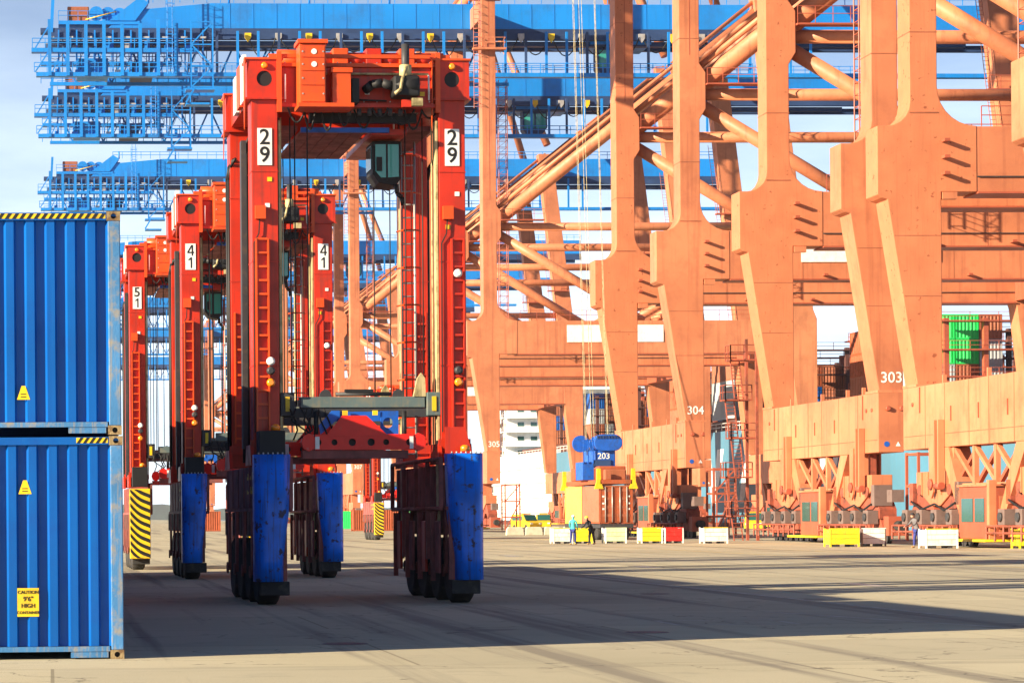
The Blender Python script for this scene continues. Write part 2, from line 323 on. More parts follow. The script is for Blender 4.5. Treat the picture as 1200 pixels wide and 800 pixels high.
def numeral(ch, size, loc, m, parent):
    h = size * 0.70; w = h * 0.56; t_ = h * 0.135
    if ch == '1': polys = [[(0.0, -h / 2), (t_, -h / 2), (t_, h / 2), (0.02 * h, h / 2), (-0.20 * h, h * 0.30), (-0.20 * h, h * 0.19), (0.0, h * 0.30)]]
    elif ch == '4': polys = [[(0.10 * h, -h / 2), (0.10 * h + t_, -h / 2), (0.10 * h + t_, h / 2), (0.10 * h, h / 2)], [(-0.30 * h, -0.27 * h), (0.0995 * h, -0.27 * h), (0.0995 * h, -0.14 * h), (-0.30 * h, -0.14 * h)], [(0.10 * h + t_ + 0.0005, -0.27 * h), (0.33 * h, -0.27 * h), (0.33 * h, -0.14 * h), (0.10 * h + t_ + 0.0005, -0.14 * h)], [(-0.30 * h, -0.1395 * h), (-0.15 * h, -0.1395 * h), (0.0995 * h, 0.30 * h), (0.0995 * h, h / 2), (0.07 * h, h / 2)]]
    else: return lettering(ch, size, loc, m, parent, name='numeral')
    mb = MB()
    for p in polys: mb.prism(p, 'y', -0.002, 0.002)
    o = mb.build('numeral', m, parent); o.location = loc; return o
# ------------------------------------------------------------------ the setting
g = MB().box(-2500, 87.5, -80, 6000, -9.0, 0.0).build('ground', 'apron'); tag(g, kind='structure', label='sunlit tan asphalt apron of the container terminal')
wtr = MB().quad([(87.0, -400, -4.0), (5000, -400, -4.0), (5000, 9000, -4.0), (87.0, 9000, -4.0)]).build('water', 'river_water'); tag(wtr, kind='structure', label='river basin beyond the quay edge')
# far shore: uneven wooded rise on the horizon
fs = MB(); rr = random.Random(3); x = -1500.0
prof = []
while x < 2600:
    prof.append((x, 8 + 16 * rr.random() + 14 * math.exp(-((x + 100) / 400) ** 2))); x += 28 + 30 * rr.random()
fs.prism([(prof[0][0], -5)] + prof + [(prof[-1][0], -5)], 'y', 5200, 5500)
tag(fs.build('hill', 'foliage'), kind='structure', label='low hazy wooded rise on the horizon')
def stripe(pts, m, name='painted_marking', z=0.004):
    o = MB().quad([(p[0], p[1], z) for p in pts]).build(name, m, g); o['kind'] = 'structure'; return o
def line(x0, y0, x1, y1, w, m):
    d = Vector((x1 - x0, y1 - y0)).normalized(); nrm = Vector((-d.y, d.x)) * w / 2
    return stripe([(x0 + nrm.x, y0 + nrm.y), (x1 + nrm.x, y1 + nrm.y), (x1 - nrm.x, y1 - nrm.y), (x0 - nrm.x, y0 - nrm.y)], m)
for q in ((10.3, 41.6, 12.3, 41.6), (10.3, 43.4, 12.3, 43.4), (10.3, 41.6, 10.3, 43.4), (12.3, 41.6, 12.3, 43.4)): line(*q, 0.07, 'marking_white')
line(13.2, 47.0, 15.9, 36.0, 0.12, 'marking_white')
line(15.8, 44, 15.8, 75, 0.12, 'marking_white')
for k in range(9): line(27.0, 60 + 16 * k, 27.0, 70 + 16 * k, 0.15, 'marking_white')
for xx in (31.5, 36.5, 43.0): line(xx, 70, xx, 330, 0.16, 'marking_yellow')
for yy in (88, 121): line(18, yy, 40, yy + 0.6, 0.16, 'marking_yellow')
for (dx_, dy_) in ((20.5, 62), (20.5, 86), (20.5, 112)):
    dr = MB().box(dx_ - 0.3, dx_ + 0.3, dy_, dy_ + 3.0, 0.0005, 0.006).build('drain_frame', 'dark_steel', g)
    for k in range(20): MB().box(dx_ - 0.24, dx_ + 0.24, dy_ + 0.1 + 0.14 * k, dy_ + 0.17 + 0.14 * k, 0.0065, 0.010).build('drain_bar', 'steel_light', dr)
for (mx_, my_) in ((9.2, 39.2), (13.8, 58.0), (4.2, 36.6)): MB().lathe([(0.001, 0.02), (0.001, 0.34), (0.006, 0.32), (0.006, 0.02)], mx_, my_, 0, 'z', 24).build('manhole_cover', 'dark_steel', g)
for xx in (47.9, 83.0):
    for dx in (-0.09, 0.06):
        o = MB().box(xx + dx - 0.02, xx + dx + 0.05, 60, 900, -0.02, 0.03).build('crane_rail', 'dark_steel', g)
# ------------------------------------------------------------------ shipping containers
def corrugated(mb, x0, x1, z0, z1, y, pitch=0.256, depth=0.045, inward=1):
    n = max(2, round((x1 - x0) / pitch)); p = (x1 - x0) / n; pts = []
    for k in range(n):
        a = x0 + k * p
        pts += [(a, 0), (a + p * 0.38, 0), (a + p * 0.48, depth), (a + p * 0.88, depth)]
    pts.append((x1, 0))
    i = len(mb.v)
    for (xx, dd) in pts: mb.v += [(xx, y + dd * inward, z0), (xx, y + dd * inward, z1)]
    for k in range(len(pts) - 1): mb.f.append((i + 2 * k, i + 2 * k + 2, i + 2 * k + 3, i + 2 * k + 1)); mb.sm.append(False)
    return mb
def make_container(label, loc, rz=0, L_=12.19, H=2.896, body='container_blue', frame='container_frame', near=True, group=None, doors=False, cast='casting'):
    W = 2.438; w = W / 2
    t = thing('shipping_container', label, 'container', loc, rz, group)
    inner = MB().box(-w + 0.10, w - 0.10, 0.12, L_ - 0.10, 0.17, H - 0.09); inner.build('core', body, t)
    if not doors:
        corrugated(MB(), -w + 0.16, w - 0.16, 0.17, H - 0.11, 0.03, depth=0.062).build('end_panel', body, t)
    for sx in (-1, 1):
        m = MB(); corrugated(m, 0.16, L_ - 0.16, 0.16, H - 0.06, 0.02, pitch=0.28)
        me = m.mesh('side_panel')
        for v in me.vertices: v.co = (sx * (w - v.co.y), v.co.x, v.co.z)
        link('side_panel', me, body, t)
    MB().box(-w + 0.02, w - 0.02, 0.02, L_ - 0.02, H - 0.06, H - 0.02).build('roof', body, t)
    for sx in (-1, 1):
        for y in (0.0, L_ - 0.16):
            MB().box(min(sx * w, sx * (w - 0.16)), max(sx * w, sx * (w - 0.16)), y, y + 0.16, 0.118, H - 0.118).build('corner_post', frame, t, bevel=0.012 if near else 0)
            for z in (0, H - 0.118):
                m = MB().holeplate(min(sx * (w + .004), sx * (w - 0.174)), max(sx * (w + .004), sx * (w - 0.174)), z, z + 0.118, sx * (w - 0.085), z + 0.059, 0.036, y - 0.003 if y == 0 else y, y + 0.163, 14)
                c = m.build('corner_casting', cast, t)
                MB().box(sx * (w - 0.085) - 0.04, sx * (w - 0.085) + 0.04, y + 0.06, y + 0.09, z + 0.019, z + 0.099).build('casting_hole_shade', 'black', c)  # black plug paints the shade inside the hole
        MB().box(min(sx * (w - .005), sx * (w - 0.09)), max(sx * (w - .005), sx * (w - 0.09)), 0.165, L_ - 0.165, 0.03, 0.16).build('bottom_rail', frame, t)
    MB().box(-w + 0.178, w - 0.178, 0.004, 0.1, H - 0.11, H - 0.012).build('top_rail', body, t)
    bw = MB().box(-w + 0.178, w - 0.178, 0.004, 0.1, 0.10, 0.165)
    bw.box(-w + 0.20, -0.53, 0.015, 0.09, 0.02, 0.10); bw.box(0.53, w - 0.20, 0.015, 0.09, 0.02, 0.10); bw.build('bottom_sill', frame, t)
    return t
def hazard_strip(t, x0, x1, y, z0, z1, n):
    s = MB().box(x0, x1, y - 0.003, y, z0, z1).build('hazard_strip', 'yellow', t)
    p = (x1 - x0) / n; sk = (z1 - z0) * 0.7
    for k in range(n):
        a = x0 + k * p + 0.05 * p
        q = MB().prism([(a, z0), (a + p * 0.5, z0), (min(x1, a + p * 0.5 + sk), z1), (a + sk, z1)], 'y', y - 0.006, y - 0.0032).build('stripe', 'print_black', s)
CX = 0.93 - 1.219
stack = 'blue containers stacked two high by the yard'
c_low = make_container('lower blue container with a yellow CAUTION high container sticker, on the ground', (CX, 33.3, 0.0), group=None)
c_up = make_container('upper blue container with hazard striped top edge, resting on another container', (CX - 0.01, 33.3, 2.915), group=None)
hazard_strip(c_up, -1.03, 1.03, 0.004, 2.896 - 0.09, 2.896 - 0.025, 22)
hazard_strip(c_low, 0.62, 1.03, 0.004, 2.896 - 0.09, 2.896 - 0.02, 5)
def sticker_tri(t, x, z, s=0.17):
    o = MB().prism([(x - s * .5, z), (x + s * .5, z), (x + s * .14, z + s * 1.05), (x - s * .14, z + s * 1.05)], 'y', 0.028, 0.032).build('warning_sticker', 'yellow', t)
    for k in range(2): MB().box(x - s * 0.22, x + s * 0.22, 0.0265, 0.0278, z + 0.03 + 0.035 * k, z + 0.042 + 0.035 * k).build('print_line', 'print_black', o)
sticker_tri(c_up, -0.05, 0.46); sticker_tri(c_low, -0.05, 2.15)
lab = MB().box(-0.16, 0.12, 0.024, 0.031, 0.56, 0.93).build('caution_sticker', 'yellow', c_low)
for k, (b, sz) in enumerate((('CAUTION', 0.060), ("9'6\"", 0.085), ('HIGH', 0.075), ('CONTAINER', 0.052))):
    lettering(b, sz, (-0.02, 0.021, 0.875 - 0.088 * k), 'print_black', lab)
for k in range(3):
    for z in (0, 2.915):
        make_container('blue container stacked in the row behind the hazard striped one', (CX, 33.3 + 12.75 * (k + 1), z), near=False, group=stack)
# ------------------------------------------------------------------ straddle carriers
def bumper_mesh(hw=0.38, z0=0.49, z1=3.12):
    m = MB(); n = 10; rows = [(z0, -0.22, 0.38), (0.95, -0.22, 0.38), (1.9, -0.34, 0.38), (z1, -0.38, 0.38)]
    i = len(m.v)
    for z, a, b in rows:
        for k in range(n + 1):
            u = k / n; x_ = a + (b - a) * u; d = 0.20 * (1 - (2 * u - 1) ** 4)
            m.v.append((x_, -d, z))
        m.v += [(b, 0.30, z), (a, 0.30, z)]
    w = n + 3
    for r in range(len(rows) - 1):
        for k in range(w):
            k2 = (k + 1) % w
            m.f.append((i + r * w + k, i + r * w + k2, i + (r + 1) * w + k2, i + (r + 1) * w + k)); m.sm.append(k < n)
    m.f.append(tuple(i + k for k in range(w))); m.f.append(tuple(i + (len(rows) - 1) * w + k for k in range(w))); m.sm += [False, False]
    return m
WHEEL_TYRE = MB().lathe([(-0.22, 0.42), (-0.235, 0.60), (-0.18, 0.68), (0.18, 0.68), (0.235, 0.60), (0.22, 0.42)], 0, 0, 0, 'x', 28).mesh('tyre')
WHEEL_RIM = MB().lathe([(-0.20, 0.42), (-0.13, 0.36), (-0.12, 0.16), (-0.2, 0.13), (-0.2, 0.02), (0.2, 0.02), (0.2, 0.13), (0.12, 0.16), (0.13, 0.36), (0.20, 0.42)], 0, 0, 0, 'x', 20).mesh('rim')
def make_carrier(num, label, loc, rz, hazard=False, full=True, group='straddle carriers driving up the lane'):
    t = thing('straddle_carrier', label, 'straddle carrier', loc, rz, group)
    red, shaded, lit = 'carrier_red', 'carrier_dirty_shaded', 'carrier_orange_lit'
    PX = 2.0
    for sx in (-1, 1):
        side = lambda a, b: (min(sx * a, sx * b), max(sx * a, sx * b))
        for y in (0.0, 4.6):
            front = (y == 0.0)
            p = MB().box(sx * PX - 0.28, sx * PX + 0.28, y, y + 0.65, 2.95, 10.64).build('post', red, t, bevel=0.012)
            for yy in (y - 0.012,):
                for zz in (5.0, 7.2, 9.1): MB().box(sx * PX - 0.29, sx * PX + 0.29, y - 0.012, y + 0.66, zz, zz + 0.02).build('weld_seam', red, p)
            # head box with a round hole, its dark inside painted as a black disc
            h = MB().holeplate(sx * PX - 0.37, sx * PX + 0.37, 10.66, 11.46, sx * PX, 11.06, 0.165, y - 0.06, y - 0.03).build('head_box', red, t)
            MB().box(sx * PX - 0.35, sx * PX + 0.35, y - 0.028, y + 0.75, 10.68, 11.44).build('head_core', red, h)
            MB().lathe([(-0.001, 0.162), (0.0, 0.162)], sx * PX, y - 0.0295, 11.06, 'y', 20).build('hole_shade', 'black', h)
            MB().box(sx * PX - 0.40, sx * PX + 0.40, y - 0.10, y + 0.78, 11.46, 11.50).build('flange', lit, h)
            MB().box(sx * PX - 0.40, sx * PX + 0.40, y - 0.10, y + 0.78, 10.62, 10.66).build('flange', red, h)
            MB().prism([(y - 0.1, 11.5), (y + 0.1, 11.5), (y + 0.1, 10.0), (y - 0.02, 10.5)], 'x', sx * PX - 0.425, sx * PX - 0.405).build('gusset_plate', lit, h)
            l = MB().lathe([(0, 0.07), (-0.05, 0.07), (-0.08, 0.04)], sx * PX, y - 0.06, 11.33, 'y', 12).build('marker_lamp', 'amber', t)
            MB().box(*side(1.655, 1.70), y + 0.05, y + 0.30, 0.85, 10.2).build('guide_rail', 'grease_cream', t)
            # foot bracket on the lower chassis
            MB().prism([(y - 0.25, 2.92), (y + 0.95, 2.92), (y + 0.75, 3.35), (y - 0.05, 3.35)], 'x', sx * PX - 0.36, sx * PX - 0.285).build('foot_bracket', red, t)
            MB().prism([(y - 0.25, 2.92), (y + 0.95, 2.92), (y + 0.75, 3.35), (y - 0.05, 3.35)], 'x', sx * PX + 0.285, sx * PX + 0.36).build('foot_bracket', red, t)
            MB().box(sx * PX - 0.34, sx * PX + 0.34, y - 0.07, y - 0.01, 3.25, 3.45).build('foot_clamp', red, t)
            # rung ladder in front of the post
            x0 = sx * PX - (0.22 if sx < 0 else 0.05); x1 = x0 + 0.29; lz = 7.69 if front else 6.5
            la = MB().box(x0, x0 + 0.035, y - 0.10, y - 0.002, 3.5, lz).box(x1 - 0.035, x1, y - 0.10, y - 0.002, 3.5, lz).build('ladder', lit if sx < 0 else red, t)
            k = 0
            while 3.6 + 0.29 * k < lz:
                z = 3.6 + 0.29 * k; MB().box(x0 + 0.036, x1 - 0.036, y - 0.085, y - 0.035, z, z + 0.045).build('rung', lit if sx < 0 else red, la); k += 1
            if front:
                for zz, mm in ((4.9, 'dark_steel'), (4.65, 'amber'), (6.95 if sx > 0 else 5.1, 'white_plate')):
                    MB().lathe([(0, 0.09), (-0.07, 0.09), (-0.11, 0.05)], sx * PX + 0.08, y - 0.11, zz, 'y', 12).build('work_lamp', mm, t)
        # hoses and cable chain on the outer face
        for k in range(3):
            hx = sx * PX - 0.30 - 0.03 * (k % 2) if sx < 0 else sx * PX + 0.31; hy = 4.72 + 0.13 * k
            pts = [(hx, hy, 3.2), (hx, hy, 9.55), (hx + 0.04, hy - 0.1, 9.85), (hx + 0.13, hy - 0.3, 10.0)]
            MB().path(pts, 0.035, 6).build('hose', 'black', t)
        cc = MB().box(sx * PX - (0.40 if sx < 0 else -0.29), sx * PX - (0.29 if sx < 0 else -0.40), 0.95, 1.25, 3.3, 9.9)
        cc.build('cable_tray', 'dark_steel', t)
        for k in range(3):
            hx = sx * (PX + 0.33 - 0.05 * k); MB().path([(hx, 1.45, 3.0), (hx, 1.45, 9.7), (sx * (PX + 0.2), 1.2, 10.0)], 0.032, 6).build('hose', 'black', t)
        # upper side beam and rounded covers
        MB().box(sx * PX - 0.26, sx * PX + 0.26, 0.76, 4.52, 10.72, 11.40).build('side_beam', red, t, bevel=0.012)
        for k, y in enumerate((1.0, 1.75, 2.5)): MB().box(sx * PX - 0.35, sx * PX - 0.27, y, y + 0.55, 10.75, 11.75 - 0.1 * k).build('air_duct', lit if k % 2 else 'white_plate', t)
        MB().box(*side(1.2, 1.72), 0.8, 4.5, 10.1, 10.2).build('walkway', shaded, t)
        # lower chassis with wheel group
        ch = MB().box(sx * PX - 0.30, sx * PX + 0.30, -0.85, 5.75, 2.02, 2.90).build('chassis_beam', shaded, t, bevel=0.015)
        for k in range(6):
            y = -0.6 + 1.2 * k
            for q in (-1, 1): MB().box(sx * PX + q * 0.31 - 0.012, sx * PX + q * 0.31 + 0.012, y - 0.035, y + 0.035, 2.03, 2.89).build('rib', shaded, ch)
        MB().box(sx * PX - 0.34, sx * PX + 0.34, -0.9, 5.8, 1.95, 2.02).build('flange', shaded, ch)
        if sx < 0:
            rr_ = random.Random(5)
            for row in range(2):
                for k in range(9):
                    y = -0.3 + 0.17 * k + rr_.uniform(-.02, .02); z = 2.62 - 0.30 * row
                    if rr_.random() < 0.8: MB().box(sx * PX - 0.306, sx * PX - 0.3015, y, y + 0.09, z, z + rr_.uniform(0.05, 0.16)).build('worn_lettering', 'yellow', ch)
        inx = sx * (PX - 0.42)
        fr = MB().tube((inx, -0.7, 3.02), (inx, 5.6, 3.02), 0.045).build('guard_pipe', shaded, t)
        MB().tube((inx, -0.7, 1.98), (inx, 5.6, 1.98), 0.045).build('guard_pipe', shaded, t)
        for y in (-0.7, 0.9, 2.4, 4.0, 5.6): MB().box(inx - 0.04, inx + 0.04, y - 0.06, y + 0.06, 0.9 if y in (0.9, 4.0) else 2.0, 3.0).build('guard_post', shaded, t)
        for k in range(4):
            y = -0.28 + 1.63 * k
            wname = bpy.data.objects.new('wheel', None); COL.objects.link(wname); wname.parent = t; wname.location = (sx * (PX + 0.05), y, 0.68)
            link('tyre', WHEEL_TYRE, 'rubber', wname); link('rim', WHEEL_RIM, 'rim', wname)
            for q in (-1, 1):
                fx = sx * (PX + 0.05) + q * 0.30
                MB().prism([(y - 0.13, 1.95), (y + 0.13, 1.95), (y + 0.11, 1.2), (y + 0.06, 0.62), (y - 0.06, 0.62), (y - 0.11, 1.2)], 'x', fx - 0.03, fx + 0.03).build('wheel_fork', shaded, t)
                MB().lathe([(-0.02, 0.03), (-0.02, 0.13), (0.02, 0.13), (0.02, 0.03)], fx + q * 0.05, y, 0.68, 'x', 12).build('hub_cap', shaded, t)
                MB().box(fx - 0.05, fx + 0.05, y + 0.30, y + 0.52, 1.42, 1.94).build('brake_unit', 'rim', t)
            MB().tube((sx * (PX + .05), y, 1.42), (sx * (PX + .05), y, 2.0), 0.12, 12).build('steering_column', shaded, t)
            if sx > 0:
                MB().box(inx - 0.03, inx + 0.03, y - 0.25, y + 0.22, 0.62, 1.72).build('mud_flap', red if k % 2 else shaded, t, bevel=0.02)
                MB().box(inx - 0.08, inx + 0.02, y + 0.34, y + 0.42, 0.45, 1.9).build('flap_stay', shaded, t)
                MB().bar((inx + 0.1, y + 0.4, 1.95), (inx + 0.1, y + 1.1, 1.2), 0.1, 0.1).build('brace', shaded, t)
        # bumper column in front of the wheels
        if hazard:
            bp = MB().box(sx * PX - 0.36, sx * PX + 0.36, -1.25, -0.95, 0.40, 2.85).build('bumper', 'yellow', t, bevel=0.02)
            nst = 10
            for k in range(-3, nst):
                zz = 0.42 + 0.262 * k; pl = []
                x0, x1 = -0.355, 0.355
                top = [(x0 + (x1 - x0) * j / 6, zz + 0.62 - 0.55 * (j / 6) - 0.07 * math.sin(j / 6 * math.pi * 1.3)) for j in range(7)]
                pl = [(sx * PX + a, min(2.83, max(0.42, b))) for a, b in top] + [(sx * PX + a, min(2.83, max(0.42, b - 0.135))) for a, b in reversed(top)]
                if max(b for a, b in pl) - min(b for a, b in pl) > 0.14: MB().prism(pl, 'y', -1.259, -1.2535).build('stripe', 'print_black', bp)
        else:
            me = bumper_mesh(0.38).mesh('bumper')
            bp = link('bumper', me, 'bumper_blue', t); bp.location = (sx * PX + 0.04 if sx > 0 else sx * PX, -0.96, 0)
            if sx < 0: bp.scale = (-1, 1, 1)
            for k in range(7):
                u = -0.3 + 0.1 * k; MB().tube((u, -0.165, 3.12), (u, -0.165, 3.16), 0.018, 6).build('bolt', 'steel_light', bp)
        MB().box(sx * PX - 0.27, sx * PX + 0.34, -1.05, -0.72, 0.20, 0.49).build('wheel_guard', 'rubber', t, bevel=0.02)
        MB().box(sx * PX - 0.30, sx * PX + 0.30, -0.95, -0.86, 0.5, 2.9).build('bumper_mount', shaded, t)
        if sx < 0:
            MB().box(sx * PX - 0.25, sx * PX + 0.30, -0.80, -0.25, 2.92, 3.62).build('battery_box', 'black', t, bevel=0.015)
        else:
            bb = MB().prism([(sx * PX - 0.25, 2.92), (sx * PX + 0.38, 2.92), (sx * PX + 0.18, 3.7), (sx * PX - 0.25, 3.7)], 'y', -0.32, -0.28).build('lamp_bracket', red, t)
        MB().lathe([(0, 0.10), (0.09, 0.10), (0.13, 0.05)], sx * PX + 0.12, -0.6, 3.18 if sx > 0 else 3.63, 'z', 12).build('beacon', 'amber', t)
        # number plate with the two figures one above the other
        if num: pl = MB().box(sx * PX - 0.155, sx * PX + 0.155, -0.020, -0.013, 9.24, 10.02).build('number_plate', 'white_plate', t)
        for k in range(2 if num else 0): numeral(num[k], 0.46, (sx * PX, -0.023, 9.82 - 0.37 * k), 'print_black', pl)
    # cross beams at front and rear
    for y in (0.05, 4.65):
        cb = MB().box(-1.62, 1.62, y, y + 0.55, 10.55, 11.32).build('cross_beam', red, t, bevel=0.012)
        MB().box(-1.66, 1.66, y - 0.08, y + 0.62, 11.322, 11.40).build('flange', lit, cb)
        MB().box(-1.66, 1.66, y - 0.08, y + 0.62, 10.47, 10.548).build('flange', red, cb)
        for x in (-1.69, 1.69): MB().box(x - 0.05, x + 0.05, y - 0.17, y - 0.10, 10.35, 11.62).build('upright', lit, t)
        for x in (-1.56, 1.50):
            MB().tube((x, y - 0.12, 10.62), (x, y - 0.12, 11.15), 0.02, 8).build('strut_rod', 'white_plate', t)
        MB().tube((-0.7, y - 0.10, 11.17), (1.5, y - 0.10, 11.17), 0.025, 6).build('pipe', 'grease_cream', t)
        MB().tube((-0.1, y - 0.10, 10.62), (0.6, y - 0.10, 10.60), 0.02, 6).build('pipe', 'black', t)
        MB().box(-1.9, 1.95, y - 0.12, y - 0.02, 11.50, 11.58).build('top_rail', lit, t)
    # engine deck, underside panels
    for k in range(5): MB().box(-1.15 + 0.28 * k, -1.15 + 0.28 * k + 0.265, 0.7, 4.6, 10.02, 10.09).build('deck_panel', shaded, t)
    MB().box(0.4, 1.15, 0.7, 4.6, 10.0, 10.12).build('deck_panel', red, t)
    MB().box(-1.15, 0.75, 0.56, 0.68, 10.03, 10.13).build('blue_channel', 'bright_blue', t)
    MB().box(-1.0, 1.3, 0.3, 0.5, 10.20, 10.40).build('cable_duct', 'black', t)
    for k in range(6): MB().tube((-0.2 + 0.22 * k, 0.0, 10.44), (-0.2 + 0.22 * k, 0.0, 10.30), 0.05, 8).build('sheave_bolt', 'dark_steel', t)
    # equipment standing in front of the front cross beam
    MB().box(-1.36, -0.20, -0.78, -0.03, 10.36, 10.44).build('equipment_ledge', lit, t)
    cab = MB().box(-1.33, -0.78, -0.70, -0.12, 10.44, 11.68).build('switch_cabinet', lit, t, bevel=0.01)
    for k, (a, b) in enumerate(((10.47, 10.80), (10.82, 11.10), (11.12, 11.38), (11.40, 11.63))):
        d = MB().box(-1.30, -0.81, -0.722, -0.702, a, b).build('cabinet_door', lit, cab)
        for x in (-1.27, -0.84): MB().lathe([(0, 0.018), (-0.012, 0.018)], x, -0.722, (a + b) / 2, 'y', 8).build('screw', 'steel_light', d)
        if k > 1: MB().lathe([(0, 0.06), (-0.01, 0.06)], -1.03, -0.7225, (a + b) / 2, 'y', 10).build('sticker', 'white_plate', d)
    MB().box(-1.37, -0.74, -0.75, -0.08, 11.69, 11.77).build('cabinet_cap', lit, cab)
    sb = MB().box(-0.63, -0.24, -0.62, -0.15, 10.45, 11.10).build('tool_box', lit, t, bevel=0.01)
    MB().box(-0.66, -0.21, -0.65, -0.12, 11.10, 11.20).build('lid', lit, sb)
    MB().box(-0.20, -0.05, -0.5, -0.1, 10.5, 11.0).build('valve_block', 'black', t)
    af = MB().lathe([(-0.25, 0.02), (-0.25, 0.20), (0.22, 0.24), (0.27, 0.18), (0.27, 0.02)], 0.95, -0.42, 10.86, 'x', 16).build('air_filter', 'black', t)
    MB().box(0.66, 1.22, -0.62, -0.10, 10.62, 11.05).build('filter_housing', 'black', af, bevel=0.05)
    MB().path([(0.70, -0.4, 10.85), (0.45, -0.4, 10.92), (0.25, -0.35, 10.90), (0.12, -0.2, 10.80)], 0.10, 10).build('intake_hose', 'black', af)
    ex = MB().tube((0.95, -0.38, 11.0), (0.95, -0.38, 11.74), 0.085, 14).build('exhaust_pipe', 'dark_steel', t)
    MB().path([(0.95, -0.5, 11.25), (0.85, -0.62, 11.0), (0.80, -0.66, 10.75), (0.68, -0.66, 10.66)], 0.035, 8).build('lagging', 'grease_cream', ex)
    MB().tube((0.95, -0.38, 11.02), (0.95, -0.38, 11.30), 0.13, 12).build('lagging', 'grease_cream', ex)
    MB().box(1.05, 1.28, -0.60, -0.45, 10.42, 10.58).build('lamp_box', 'grease_cream', t); MB().box(0.85, 1.04, -0.55, -0.45, 10.40, 10.55).build('lamp_box', red, t)
    rc = random.Random(9)
    for k in range(9):
        x = -1.5 + 0.36 * k; dz = rc.uniform(0.15, 0.5); w_ = rc.uniform(0.25, 0.6); y = rc.uniform(-0.05, 0.3)
        MB().path([(x + w_ * j / 6, y, 10.46 - dz * (1 - (j / 3 - 1) ** 2)) for j in range(7)], 0.022, 5).build('slack_hose', 'black', t)
    for k in range(12):
        for z in (10.70, 11.42): MB().lathe([(0, 0.016), (-0.012, 0.016)], -1.55 + 0.28 * k, -0.032 + 0.08, z if z > 11 else 10.60, 'y', 6).build('bolt', 'steel_light', t)
    for (x, z, m_) in ((-1.9, 8.9, 'yellow'), (2.1, 8.6, 'white_plate'), (-1.95, 8.35, 'white_plate'), (1.9, 7.9, 'yellow'), (0.2, 10.75, 'white_plate'), (1.38, 10.72, 'yellow')):
        MB().box(x - 0.05, x + 0.05, -0.016 if abs(x) > 1.6 else 0.034, -0.012 if abs(x) > 1.6 else 0.048, z, z + 0.09).build('decal', m_, t)
    for sx in (-1, 1):
        for k in range(3): MB().tube((sx * (1.62 + 0.045 * k), 0.34, 3.2), (sx * (1.62 + 0.045 * k), 0.34, 10.3), 0.016, 6).build('pipe', 'dark_steel' if k % 2 else 'grease_cream', t)
        MB().box(sx * 2.0 - 0.22, sx * 2.0 + 0.0, -0.14, -0.012, 8.1, 8.38).build('junction_box', 'carrier_orange_lit', t)
        MB().path([(sx * 2.0 - 0.12, -0.05, 8.1), (sx * 2.0 - 0.14, -0.05, 7.8), (sx * 2.0 - 0.24, -0.03, 7.6), (sx * 2.0 - 0.25, -0.03, 3.6)], 0.015, 5).build('cable', 'black', t)
    # machinery on top
    for k in range(7):
        x = -0.62 + 0.36 * k
        if k % 2: MB().box(x - 0.17, x + 0.17, 0.75, 1.25, 11.42, 11.86).build('motor_box', lit if k != 3 else red, t, bevel=0.02)
        else: MB().lathe([(-0.18, 0.12), (-0.18, 0.19), (0.18, 0.19), (0.18, 0.12)], x, 1.0, 11.62, 'x', 14).build('hoist_drum', red if k else lit, t)
    MB().tube((-1.6, 1.0, 11.66), (-0.8, 1.0, 11.66), 0.2, 14).build('hydraulic_cylinder', lit, t)
    MB().tube((1.55, 1.0, 11.64), (2.0, 1.0, 11.64), 0.17, 14).build('hydraulic_cylinder', lit, t)
    MB().box(-1.5, 1.5, 0.9, 4.4, 11.40, 11.44).build('top_deck', red, t)
    MB().box(-1.3, 0.4, 1.9, 4.2, 11.44, 11.95 if full else 11.8).build('engine_house', red, t, bevel=0.03)
    # driver's cab under the deck
    cb = MB().prism([(0.50, 9.95), (1.12, 9.95), (1.12, 9.14), (1.0, 8.98), (0.64, 9.05), (0.50, 9.25)], 'y', 1.3, 2.2).build('driver_cab', 'black', t, bevel=0.015)
    MB().prism([(0.56, 9.88), (0.79, 9.88), (0.79, 9.16), (0.68, 9.16), (0.56, 9.30)], 'y', 1.278, 1.296).build('window', 'cab_glass', cb)
    MB().prism([(0.83, 9.88), (1.07, 9.88), (1.07, 9.18), (0.83, 9.16)], 'y', 1.278, 1.296).build('window', 'cab_glass', cb)
    MB().box(0.476, 0.497, 1.40, 2.1, 9.36, 9.86).build('window', 'glass', cb)
    MB().box(0.79, 0.83, 1.27, 1.29, 9.1, 9.9).build('wiper', 'black', cb)
    MB().box(0.58, 0.70, 1.24, 1.27, 9.3, 9.6).build('mirror', 'black', cb)
    MB().path([(1.0, 1.2, 9.0), (1.02, 1.2, 8.8), (1.12, 1.2, 8.72), (1.14, 1.2, 8.55)], 0.05, 8).build('cable', 'black', cb)
    # caged ladder inside the right-hand leg
    ld = MB()
    for x in (1.30, 1.60): ld.tube((x, 2.4, 3.1), (x, 2.4, 10.15), 0.025, 6)
    ld = ld.build('caged_ladder', 'steel_light', t)
    for k in range(24): MB().tube((1.30, 2.4, 3.2 + 0.29 * k), (1.60, 2.4, 3.2 + 0.29 * k), 0.018, 6).build('rung', 'steel_light', ld)
    for k in range(8):
        z = 4.0 + 0.82 * k; hoop = [(1.45 + 0.26 * math.cos(a), 2.4 - 0.05 - 0.42 * max(0, math.sin(a)) if True else 0, z) for a in [math.pi * j / 8 for j in range(9)]]
        MB().path(hoop, 0.02, 5).build('cage_hoop', lit, ld)
    for a in (0.6, 1.57, 2.5): MB().tube((1.45 + 0.26 * math.cos(a), 2.35 - 0.42 * math.sin(a), 4.0), (1.45 + 0.26 * math.cos(a), 2.35 - 0.42 * math.sin(a), 9.75), 0.014, 5).build('cage_bar', lit, ld)
